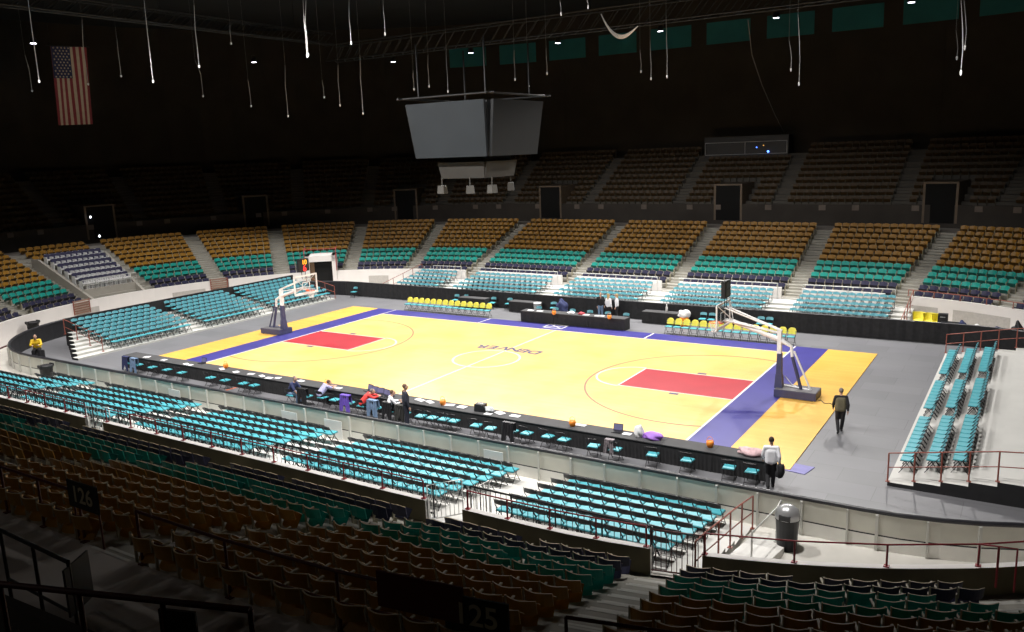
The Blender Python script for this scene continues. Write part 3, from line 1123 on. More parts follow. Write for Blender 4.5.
w0 = lambda T: dist(RWALL + .1, T)
rail('parapet_rail', 'dark red rail on the near parapet from silver gate to pale stairs', on_wall(w0(Tn(12.1)), w0(Tr(-80.4)), 5), .52, M_REDR, mids=())
rail('parapet_rail', 'dark red rail on the parapet between the two silver gates', on_wall(w0(Tn(-4.4)), w0(Tn(10.6)), 11), .52, M_REDR, mids=())
rail('parapet_rail', 'dark red rail on the parapet past the second silver gate', on_wall(w0(Tn(-12.8)), w0(Tn(-5.75)), 6), .52, M_REDR, mids=())
rp = on_wall(w0(Tr(-76.2)), w0(Tr(-40)), 7)
o = rail('parapet_rail', 'red rail curving along the corner parapet behind the trash can', rp, .52, M_REDR, mids=())
pb = MB()
q0 = Vector(rp[3]) + Vector((0, 0, .52))
e1, e2 = at(1014, 590, 1.3), at(976, 578, 1.2)
top1 = Vector((e1.x, e1.y, 2.25))
pb.tube([q0, top1, (e1.x, e1.y, 1.25)], .025, 6)
mid = q0.lerp(top1, .52)
pb.tube([mid, (mid.x, mid.y, 1.2)], .025, 6)
pb.build('branch_rail', M_REDR, o)
# guard rails on the back of the near platform (black) beside the red ones
for lab, xa, xb in (('black guard rail behind the chairs beside the red ramp', 11.9, 17.2), ('black guard rail behind the chairs between the two silver gates', -4.3, 10.6), ('black guard rail behind the chairs past the second silver gate', -12.9, -6.0)):
    n = int((xb - xa) / 1.5) + 2
    rail('guard_rail', lab, [(xa + (xb - xa) * i / (n - 1), -18.3, .08 + RH * 5) for i in range(n)], 1.22, M_STEEL, mids=(.12,), bars=8, r=.03)


def gate(x, y, z, rz, w, h, mt, label):
    t = thing('gate', label, 'gate', (x, y, z), rz)
    mb = MB()
    mb.tube([(0, 0, 0), (0, 0, h), (w, 0, h), (w, 0, .08), (0, 0, .08)], .022, 6)
    mb.build('gate_frame', mt, t)
    mb = MB()
    n = max(3, int(w / .12))
    for i in range(1, n):
        mb.tube([(w * i / n, 0, .08), (w * i / n, 0, h)], .011, 5)
    mb.build('gate_bars', mt, t)


gate(10.75, -18.75, Z0, .9, 1.0, 1.1, M_SILV, 'open silver barred gate in the parapet beside the teal chairs')
gate(12.0, -18.6, Z0, 1.45, .9, 1.1, M_SILV, 'silver barred gate leaf folded behind the red rail')
gate(-5.65, -18.75, Z0, .35, 1.0, 1.1, M_SILV, 'second silver barred gate farther along the parapet')
gate(-14.0, -18.75, Z0, .3, 1.0, 1.1, M_SILV, 'silver barred gate farthest along the parapet')
p0, p1 = pos(RWALL + .08, gaps[3][0] if False else dist(RWALL + .08, Tr(-78.2)) - .62), pos(RWALL + .08, dist(RWALL + .08, Tr(-78.2)) + .62)
gate(p0[0], p0[1], Z0, math.atan2(p1[1] - p0[1], p1[0] - p0[0]), math.hypot(p1[0] - p0[0], p1[1] - p0[1]), 1.12, M_DRED, 'dark red barred gate closing the head of the pale stairs')
# red ramp rail beside the near platform, and the silver one beyond it
rail('ramp_rail', 'sloping red rail at the end of the near chair platform', [(18.2, -13.4, .08), (18.22, -14.5, .30), (18.25, -15.6, .5), (18.3, -16.7, .7), (18.32, -17.8, .88), (18.35, -18.5, .98)], 1.0, M_RUST)
mb = MB()
mb.mesh([(18.3, -13.5, 0), (18.3, -17.9, 0), (18.3, -17.9, .8), (19.3, -13.5, 0), (19.3, -17.6, 0), (19.3, -17.6, .8)], [(0, 1, 2), (5, 4, 3), (0, 2, 5, 3), (1, 4, 5, 2), (0, 3, 4, 1)], 0)
tag(mb.build('access_ramp', mat('ramp_pale', (0.68, 0.67, 0.64), 0.8, 0.06, 1.5)), 'pale sloping ramp between the red rail and the silver rail', 'ramp')
rail('ramp_rail', 'silver sloping handrail between the red rail and the trash can', [(18.95, -13.3, .06), (19.0, -13.9, .1), (19.1, -16.6, .55)], 1.0, M_SILV, mids=())
# rail round the right-hand riser ends
rail('riser_rail', 'rust red rail at the near end of the pale riser', [(21.0, -8.25, RH), (21.75, -8.25, RH * 2), (22.5, -8.25, RH * 3), (23.25, -8.25, RH * 4), (24.0, -8.25, RH * 5), (25.4, -8.25, RH * 6)], .95, M_RUST)
rail('riser_rail', 'rust red rail at the far end of the pale riser by the black drape', [(21.0, 10.2, RH), (21.75, 10.2, RH * 2), (22.5, 10.2, RH * 3), (23.25, 10.2, RH * 4), (24.0, 10.2, RH * 5), (25.4, 10.2, RH * 6)], .95, M_RUST)
rail('riser_rail', 'rust red rail stepping up the near end of the far-end riser', [(-21.9 - 1.28 * i, -8.2, .12 + .24 * i) for i in range(4)], .95, M_RUST)
rail('riser_rail', 'rust red rail at the doorway end of the far-end riser', [(-21.7 - 1.0 * i, 11.0, .1 + .2 * i) for i in range(4)], .95, M_RUST)
rail('riser_rail', 'rust red rail stepping up at the end of the far platform by the doorway', [(-18.7, 13.3 + 1.25 * i, .12 + .22 * i) for i in range(5)], .95, M_RUST)
rail('riser_rail', 'rust red rail stepping up beside the yellow tub chairs', [(18.5, 13.3 + 1.2 * i, .12 + .22 * i) for i in range(5)], .95, M_RUST)
# silver back rail along the far platform
for lab, xa, xb in (('silver rail behind the far chairs nearest the doorway', -17.5, -14.7), ('silver rail behind the far chairs, second length from the doorway', -13.0, -5.8), ('silver rail behind the far chairs beyond the scorers', -4.2, 2.2), ('silver rail behind the far chairs beyond the near basket', 3.8, 10.5), ('silver rail behind the far chairs by the yellow tub chairs', 12.1, 17.5)):
    rail('back_rail', lab, [(xa + (xb - xa) * i / 4, 18.3, .82) for i in range(5)], 1.05, M_SILV, mids=(.6,), r=.03)
# red rail on the far corner wall
rail('parapet_rail', 'rust red rail on the wall above the yellow tub chairs', on_wall(dist(RWALL + .1, Tr(50)), dist(RWALL + .1, Tr(77)), 7), .35, M_RUST, mids=())
# brown gates at the aisles in the far end wall
for T, lab in ((Tl(24.3), 'rust brown slatted gate in the white wall behind the far-end riser'), (Tl(-9.5), 'rust red panel gate in the white wall above the trash can')):
    d = dist(RWALL - .03, T)
    a, b = pos(RWALL - .06, d - .65), pos(RWALL - .06, d + .65)
    t = thing('wall_gate', lab, 'gate', ((a[0] + b[0]) / 2, (a[1] + b[1]) / 2, .72), math.atan2(b[1] - a[1], b[0] - a[0]))
    mb = MB()
    for i in range(6):
        mb.box((0, 0, .08 + .17 * i), (1.3, .03, .11))
    mb.build('slats', mat('rusty_slats', (0.33, 0.20, 0.15), 0.8, 0.2, 3), t)
    mb = MB()
    for s in (-1, 1):
        mb.box((s * .66, 0, .5), (.05, .05, 1.0))
    mb.build('gate_post', M_RUST, t)

# ------------------------------------------------------------------ walkway rails and signs at the top of the near lower stand
zt = tread_z(NL)
rr_ = tread_r(NL) - .02


def walk_rail(Ta, Tb, n, lab):
    d0, d1 = dist(rr_, Ta), dist(rr_, Tb)
    return rail('walkway_rail', lab, [(*pos(rr_, d0 + (d1 - d0) * i / (n - 1))[:2], zt) for i in range(n)], .95, M_DRED, mids=(.5,), r=.028)


walk_rail(Tn(12.2), Tr(-80.2), 4, 'dark red walkway rail at the top of the block between the numbered signs')
walk_rail(Tn(3.9), Tn(10.5), 6, 'dark red walkway rail beyond the first numbered sign')
walk_rail(Tr(-77.8), Tr(-60), 6, 'dark red walkway rail at the top of the corner block')


def sign(u, v, r, txt, label, w=.9, h=.5):
    d = ray(u, v)
    t = 5.0
    while True:
        p = CAM + d * t
        if rad(p.x, p.y) <= r and p.y < 0:
            break
        t += .02
    nx, ny = (0, -1) if abs(p.x) <= 14 else ((p.x - 14) / r, p.y / r)
    th = thing('section_sign', label, 'sign', (p.x, p.y, p.z), math.atan2(ny, nx) + PI / 2)
    mb = MB()
    mb.box((0, .02, 0), (w, .03, h))
    mb.build('sign_board', mat('sign_black', (0.02, 0.02, 0.018), 0.7, 0.2, 3), th)
    me = text_mesh(txt, .42, .002, .006)
    me.materials.clear()
    me.materials.append(mat('sign_digits', (0.50, 0.45, 0.30), 0.7, 0.1))
    M_ = Matrix.Rotation(PI / 2, 4, 'X')
    me.transform(M_)
    link('sign_digits', me, th, (0, -.004, 0))
    for s in (-1, 1):
        mb = MB()
        mb.tube([(s * w * .42, .05, h / 2), (s * w * .42, .05, zt - p.z if zt - p.z < 0 else -h)], .018, 5)
        mb.build('sign_bracket', M_DRED, th)


sign(82, 497, rr_ + .06, '126', 'dark section sign with pale digits 126, above the grey walkway at the farther aisle')
sign(476, 617, rr_ + .06, '125', 'dark section sign with pale digits 125, beside the dark red banner on the walkway rail')
d = ray(419.5, 596.5)
f_ = 5.0
while rad(*(CAM + d * f_)[:2]) > rr_ + .05:
    f_ += .02
p = CAM + d * f_
nx, ny = (0, -1) if abs(p.x) <= 14 else ((p.x - 14) / (rr_ + .05), p.y / (rr_ + .05))
mb = MB()
mb.box((0, 0, 0), (1.3, .03, .52))
tag(mb.build('rail_banner', mat('dark_red_banner', (0.10, 0.014, 0.010), 0.8, 0.2, 2), None, p, math.atan2(ny, nx) + PI / 2), 'dark red blank banner tied to the walkway rail beside the 125 sign', 'banner')
# stairwell rails at the walkway in the bottom corner
a, b = at(0, 530, 6.0), at(68, 562, 6.0)
g1 = rail('stairwell_rail', 'dark rail end beside the walkway with a black plate on it', [(a.x, a.y, zt + .0), ((a.x + b.x) / 2, (a.y + b.y) / 2, zt), (b.x, b.y, zt)], 6.0 - zt, M_STEEL, mids=(.55,), r=.03)
mb = MB()
c = at(84, 572, 5.7)
mb.box(((b.x + c.x) / 2, (b.y + c.y) / 2, 5.62), (.55, .03, .65), 0, math.atan2(c.y - b.y, c.x - b.x))
mb.build('black_plate', M_BLK, g1)
a, b = at(0, 584, 7.0), at(250, 610, 7.0)
g2 = rail('stairwell_rail', 'long dark red rail crossing the bottom corner above the walkway', [a.lerp(b, i / 3) - Vector((0, 0, 1.0)) for i in range(4)], 1.0, M_DRED, mids=(.45,), r=.035)
mb = MB()
c = a.lerp(b, .72)
mb.box((c.x, c.y, c.z - .38), (.38, .03, .6), 0, math.atan2(b.y - a.y, b.x - a.x))
mb.build('black_plate', M_BLK, g2)

# ------------------------------------------------------------------ tables
def table(name, label, x, y, rz, L=1.83, W=.74, H=.72, group=None, cat='table'):
    t = thing(name, label, cat, (x, y, 0), rz, group)
    mb = MB()
    mb.box((0, 0, H - .015), (L, W, .03), 0)
    mb.build('table_top', M_TTOP, t)
    mb = MB()
    pts = []
    per = [(-L / 2, -W / 2 + .02), (L / 2, -W / 2 + .02), (L / 2, W / 2 - .01), (-L / 2, W / 2 - .01)]
    for i in range(4):
        a, b = Vector(per[i]), Vector(per[(i + 1) % 4])
        n = max(6, int((b - a).length / .07))
        nn_ = Vector(((b - a).y, -(b - a).x)).normalized()
        for k in range(n):
            pts.append((a.lerp(b, k / n), nn_, k))
    m = len(pts)
    for i in range(m):
        (p, n1, k1), (q, n2, k2) = pts[i], pts[(i + 1) % m]
        w1, w2 = .018 * (k1 % 2), .018 * (k2 % 2)
        mb.quad((p.x, p.y, H - .03), (p.x - n1.x * .02 + n1.x * w1, p.y - n1.y * .02 + n1.y * w1, .02), (q.x - n2.x * .02 + n2.x * w2, q.y - n2.y * .02 + n2.y * w2, .02), (q.x, q.y, H - .03), 0)
    mb.build('table_skirt', M_DRAPE, t)
    return t


NT = 19
for i in range(NT):
    x = -17.4 + 35.0 * (i + .5) / NT
    table('press_table', 'black draped press table on near sideline, %s from the walking man in white' % nth(NT - i), x, -9.36, 0, 35.0 / NT - .006, .78, .72, 'press tables along the near sideline')
    bpy.data.objects[-1] if False else None
for i in range(3):
    table('scorers_table', 'black draped scorers table beyond the court, %s' % ['end nearest the doorway', 'middle of the three', 'end below the three standing people'][i], -2.22 + 2.45 * i, 9.5, 0, 2.44, .8, .75, 'scorers tables')
table('side_table', 'black draped table by the drape behind the yellow-backed chairs', -9.2, 12.1, 0, 2.3, .7, .75)
table('side_table', 'black draped table by the drape behind the scorers', -4.9, 12.1, 0, 2.3, .7, .75)
table('side_table', 'black draped table by the drape carrying a white bottle', 5.3, 12.1, 0, 2.9, .7, .75)

# chairs along the press tables
press = [(-16.4, -9.9), (-15.6, -9.95), (-14.4, -9.95), (-13.15, -9.95), (-11.9, -10.0), (-9.63, -10.0), (-8.54, -10.0), (-7.21, -10.0), (-6.45, -10.0), (-3.55, -10.35), (-2.75, -10.2), (-1.95, -10.0), (-1.17, -10.05), (-.25, -10.1), (.55, -10.15), (1.35, -10.15),
         (2.15, -10.15), (2.9, -10.2), (3.75, -10.2), (4.3, -10.15), (4.85, -10.1), (5.35, -10.1), (6.47, -10.15), (7.17, -10.2), (8.1, -10.1), (8.72, -10.05), (9.61, -10.0), (10.32, -10.05), (11.58, -10.15), (12.41, -10.1), (13.78, -10.0), (15.02, -9.95), (16.45, -9.95), (17.2, -9.95)]
for i, (x, y) in enumerate(press):
    folding_chair((x, y - .12, .012), random.uniform(-.15, .15), 'teal folding chair at press tables, %s from the walking man in white' % nth(len(press) - i), 'chairs at the press tables')
# yellow-backed bench chairs
for i in range(14):
    folding_chair((-13.2 + 6.8 * i / 13, 9.62, .012), PI, 'yellow-backed teal chair in doorway-side bench row, %s from the scorers' % nth(14 - i), 'yellow-backed chairs, doorway-side bench', True)
for i in range(15):
    folding_chair((6.55 + 7.0 * i / 14, 9.55, .012), PI, 'yellow-backed teal chair in bench row by near basket, %s from the scorers' % nth(i + 1), 'yellow-backed chairs, near-basket bench', True)
for x, y, r, lab in ((-20.8, 12.2, PI, 'lone teal folding chair by the drape near the doorway'), (-10.9, 12.2, PI, 'teal folding chair by the drape at the doorway end of the side table'), (-10.3, 12.45, PI - .2, 'teal folding chair half behind the side table by the drape'), (-7.7, 12.2, PI, 'teal folding chair by the drape at scorers end of the side table'), (-6.4, 12.3, PI, 'teal folding chair by the drape between the two side tables'), (-2.7, 12.1, PI + .3, 'teal folding chair by the drape behind the scorers beside white bin'), (7.6, 12.3, PI, 'teal folding chair by the drape behind yellow-backed bench, nearer orange cooler'), (8.15, 12.3, PI, 'teal folding chair by the drape behind yellow-backed bench, second from orange cooler'), (11.1, 12.3, PI, 'teal folding chair by the drape seen through the basket arm'), (11.6, 12.3, PI, 'teal folding chair by the drape just past the basket arm')):
    folding_chair((x, y, .012), r, lab, 'loose chairs by the black drape')
for i in range(6):
    folding_chair((-2.9 + 1.25 * i, 10.35, .012), PI, 'teal folding chair behind the scorers tables, %s from the doorway end' % nth(i + 1), 'chairs behind the scorers tables')

# ------------------------------------------------------------------ things on the tables
TZ = .724


def flat(u, v, w, d, rz, label, m=M_PAPER, name='paper_sheet', cat='paper', z=TZ, h=.012, group='papers on the press tables'):
    p = at(u, v, z)
    y = min(max(p.y, -9.66), -9.06)
    mb = MB()
    mb.box((0, 0, h / 2), (w, d, h))
    mb.box((.03, -.02, h + .002), (w * .8, d * .8, .004), 0, .2)
    return tag(mb.build(name, m, None, (p.x, y, z), rz), label, cat, group)


papers = [(147, 357, 'at the far end of the press tables'), (164, 360, 'second from the far end of the press tables'), (186, 364, 'beside the orange pail farthest along'), (190, 365, 'beside the pail and stacked binders'), (222, 369, 'just past the farthest orange pail'), (236, 372, 'third past the farthest orange pail'), (251, 374, 'between farthest pail and navy-shirt man'), (262, 376, 'fifth past the farthest orange pail'), (269, 378, 'beside the navy-shirt man'), (278, 378, 'in front of the navy-shirt man'), (301, 381, 'between navy-shirt man and striped-shirt person'), (337, 388, 'past the pail by the striped-shirt person'), (375, 394, 'in front of the man in red'), (420, 400, 'in front of the man in the dark suit'), (430, 402, 'just past the man in the dark suit'), (449, 405, 'beside the orange pail past the suited man'), (462, 407, 'between pail and black box'), (488, 414, 'in front of the black box'), (500, 413, 'red and white, past the black box'), (515, 416, 'purple edged, third past the black box'), (627, 434, 'beside the open laptop'), (580, 425, 'folded, beside the middle orange pail')]
for i, (u, v, l) in enumerate(papers):
    flat(u, v, random.uniform(.28, .5), random.uniform(.2, .3), random.uniform(-.5, .5), 'white paper sheets ' + l)


def lathe_thing(name, label, cat, prof, m, loc, n=14):
    mb = MB()
    mb.lathe(prof, n)
    return tag(mb.build(name, m, None, loc), label, cat)


def pail(u, v, label, z=TZ, name='orange_pail', clampy=True):
    p = at(u, v, z)
    t = thing(name, label, 'pail', (p.x, min(max(p.y, -9.66), -9.06) if clampy else p.y, z))
    mb = MB()
    mb.lathe([(.09, 0), (.125, .08), (.13, .16), (.115, .22), (.10, .22), (.10, .2), (.02, .19)], 14)
    mb.build('pail_body', M_ORNG, t)
    mb = MB()
    mb.tube([(.12 * math.cos(PI * k / 8), 0, .2 + .17 * math.sin(PI * k / 8)) for k in range(9)], .008, 5)
    mb.build('handle', M_ORNG, t)


pail(226, 368, 'small orange pail on the press tables, farthest along')
pail(327, 387, 'small orange pail beside the striped-shirt person')
pail(443, 405, 'small orange pail past the man in the dark suit')
pail(572.5, 426, 'small orange pail on the press tables near the laptop')
pail(710, 447, 'small orange pail on the press table by the blue baseline')
pail(554, 314.5, 'orange pail on the scorers table, nearer the doorway', .75, clampy=False)
pail(609.5, 319, 'orange pail on the scorers table below the standing people', .75, clampy=False)


def laptop(u, v, rz, label):
    p = at(u, v, TZ)
    t = thing('laptop', label, 'laptop', (p.x, min(max(p.y, -9.6), -9.1), TZ), rz)
    mb = MB()
    mb.box((0, 0, .012), (.36, .25, .022))
    mb.build('keyboard_base', M_BLK, t)
    mb = MB()
    mb.box((0, .16, .14), (.36, .015, .25), 0, M=Matrix.Rotation(-.25, 3, 'X'))
    mb.box((0, .147, .14), (.32, .004, .21), 1, M=Matrix.Rotation(-.25, 3, 'X'))
    mb.build('screen', [M_BLK, mat('laptop_screen', (0.16, 0.16, 0.30), 0.3, 0.2, 4)], t)


laptop(617, 432, .1, 'open black laptop on the press table')
for i, (u, v) in enumerate(((368, 391), (373, 393), (379, 394.5), (384, 396), (389, 397.5))):
    laptop(u, v, .2 * (i % 3 - 1), 'small black monitor between man in red and white-shirted man, %s from red' % nth(i + 1))
laptop(205, 362.5, 0, 'black laptop beside the farthest orange pail')
# black printer box
p = at(480, 411, TZ)
t = thing('equipment_box', 'black equipment box on the press table', 'box', (p.x, -9.35, TZ), .1)
mb = MB()
mb.box((0, 0, .15), (.42, .36, .30), 0, top=(.40, .34))
mb.build('box_body', M_BLK, t)
mb = MB()
mb.box((0, 0, .31), (.22, .05, .02))
mb.build('lid_handle', M_SILV, t)


def blob(name, label, cat, loc, size, m, seed=1, n=12, mrows=8, drop=None):
    """a slumped cloth or bag: a squashed ball with folds"""
    rnd = random.Random(seed)
    ph = [rnd.uniform(0, 6) for _ in range(6)]
    mb = MB()
    mb.ball((0, 0, 0), 1.0, 0, n * 2, mrows * 2)
    vs = []
    for x, y, z in mb.v:
        f = 1 + .13 * math.sin(5 * x + ph[0] + 3 * z) + .11 * math.sin(7 * y + ph[1]) + .08 * math.sin(6 * z + ph[2] + 4 * x)
        zz = max(z * f, -.55)
        vs.append((x * f * size[0], y * f * size[1], (zz + .55) / 1.55 * size[2]))
    mb.v = vs
    return tag(mb.build(name, m, None, loc), label, cat)


p = at(655, 437, TZ)
blob('violet_bag', 'crumpled violet bag on the press table beside the white sack', 'bag', (p.x, -9.35, TZ), (.36, .22, .24), M_VIO, 3)
p = at(642, 434, TZ)
blob('white_sack', 'white plastic sack on the press table beside the violet bag', 'bag', (p.x, -9.36, TZ), (.16, .16, .42), M_BWHITE, 5)
p = at(751, 455, TZ)
blob('folded_blanket', 'folded pink and white blanket on the press table by the walking man in white', 'blanket', (p.x, -9.36, TZ), (.44, .24, .24), M_PINK, 9)
p = at(490, 411, TZ)
blob('clear_bag', 'pale plastic bag beside the black equipment box', 'bag', (p.x, -9.3, TZ), (.2, .15, .2), mat('pale_plastic', (0.55, 0.58, 0.6), 0.4, 0.1), 11)
# scorers table clutter
for i, (u, v, m, lab) in enumerate(((567, 315, M_PAPER, 'white'), (577, 316, mat('red_cloth', (0.45, 0.05, 0.07), 0.7, 0.2), 'red'))):
    p = at(u, v, .76)
    blob('folded_towel', '%s bundle lying on the scorers tables' % lab, 'towel', (p.x, 9.5, .752), (.22, .18, .14), m, 20 + i)
for i, u in enumerate((531, 540, 586, 598, 601)):
    p = aty(u, 315, 9.45)
    flat_ = MB()
    flat_.box((0, 0, .006), (.42, .26, .012))
    tag(flat_.build('paper_sheet', M_PAPER, None, (p.x, 9.45, .752), .1 * i), 'white paper sheets on the scorers tables, %s from the doorway end' % nth(i + 1), 'paper', 'papers on the scorers tables')
p = at(549, 324, .0)
t = lathe_thing('white_bin', 'tall white bin behind the scorers tables', 'bin', [(.2, .0), (.26, .85), (.27, .85), (.27, .9), (.22, .9)], M_BWHITE, (-3.4, 11.2, .012))
blob('blue_coat', 'blue coat heaped on a chair behind the scorers tables', 'coat', (-1.9, 11.9, .3), (.42, .36, .75), M_NAVYC, 31)
p = at(665.5, 309, .75)
lathe_thing('white_bottle', 'tall white bottle on the side table by the drape', 'bottle', [(.06, 0), (.07, .3), (.03, .42), (.03, .5)], M_BWHITE, (5.4, 12.05, .752))
# cooler with towels
p = at(692, 322, .0)
t = thing('drink_cooler', 'orange drink cooler heaped with white towels behind the yellow-backed chairs', 'cooler', (6.7, 11.6, .012))
mb = MB()
mb.lathe([(.24, 0), (.27, .55), (.28, .6), (.24, .66)], 14)
mb.build('cooler_body', M_ORNG, t)
o = blob('towel_heap', 'white towels', 'towel', (0, 0, .62), (.36, .28, .42), M_BWHITE, 41)
for k_ in ('label', 'category'):
    del o[k_]
o.parent = t
# blue mat on the floor
p = at(794, 468, .02)
mb = MB()
mb.mesh([(-.55, -.3, 0), (.45, -.42, 0), (.6, .35, 0), (-.4, .45, 0), (-.55, -.3, .02), (.45, -.42, .02), (.6, .35, .02), (-.4, .45, .02)], [(3, 2, 1, 0), (4, 5, 6, 7), (0, 1, 5, 4), (1, 2, 6, 5), (2, 3, 7, 6), (3, 0, 4, 7)])
tag(mb.build('floor_mat', mat('lilac_mat', (0.26, 0.25, 0.50), 0.8, 0.15, 3), None, (p.x, p.y, .013)), 'lilac blue sheet on the grey floor at the court corner', 'mat')
p0, p1 = at(225, 390.5, .02), at(239, 386.5, .02)
mb = MB()
d = (p1 - p0)
mb.box(((p0.x + p1.x) / 2, (p0.y + p1.y) / 2, .016), (d.length, .12, .005), 0, math.atan2(d.y, d.x))
tag(mb.build('tape_strip', mat('orange_tape', (0.75, 0.20, 0.10), 0.6, 0.1)), 'orange tape strip on the floor behind the press tables', 'tape')
# jackets on chair backs at the press tables
def jacket(x, y, m, label, seed, w=.26, hem=.05):
    mb = MB()
    N = 16
    rnd = random.Random(seed)
    for s, yo in ((-1, -.30), (1, -.13)):
        for i in range(N):
            for j in range(5):
                q = []
                for a, b in ((i, j), (i + 1, j), (i + 1, j + 1), (i, j + 1)):
                    xx = -w + 2 * w * a / N
                    zz = .86 - (.86 - hem - .10 * abs(math.sin(a * .9 + seed)) - .38 * max(0, 1 - abs(xx + .02) / (w * .42))) * b / 5
                    q.append((xx * (1 + .12 * b / 5), yo + s * .035 * (b / 5) + .025 * math.sin(a * 1.7 + seed + b * .5), zz if s < 0 else max(zz, .5)))
                mb.quad(*(q if s < 0 else q[::-1]), 0, True)
    for i in range(N):
        xx, x2 = -w + 2 * w * i / N, -w + 2 * w * (i + 1) / N
        mb.quad((xx, -.30 + .025 * math.sin(i * 1.7 + seed), .86), (x2, -.30 + .025 * math.sin((i + 1) * 1.7 + seed), .86), (x2, -.13 + .025 * math.sin((i + 1) * 1.7 + seed), .86), (xx, -.13 + .025 * math.sin(i * 1.7 + seed), .86), 0, True)
    return tag(mb.build('jacket', m, None, (x, y - .12, .012)), label, 'jacket')


jacket(-16.4, -9.9, M_NAVYC, 'navy jacket on the end chair of the press tables', 1)
jacket(-15.6, -9.95, M_DENIM, 'blue-grey jacket on the second chair from the far end', 2)
jacket(-.25, -10.1, M_PURP, 'purple jacket hung on a chair beside the man in red', 3)
jacket(1.35, -10.15, M_DENIM, 'pale denim jacket hung on a chair past the man in red', 4)
jacket(-2.75, -10.2, M_BLK, 'black coat hung on a chair beside the navy-shirt man', 5)
jacket(2.15, -10.15, M_BLK, 'black coat hung on a chair behind the seated man in white', 6)
jacket(2.9, -10.2, mat('charcoal_cloth', (0.06, 0.06, 0.055), 0.9, 0.2, 6), 'charcoal coat hung on a chair behind the suited man', 7)
jacket(8.1, -10.1, M_BLK, 'black coat hung on a chair past the black equipment box', 8)
jacket(12.3, -10.1, mat('patchwork_cloth', (0.32, 0.28, 0.30), 0.8, 0.5, 12), 'patterned grey coat hung on a chair below the laptop', 9, .17, .3)

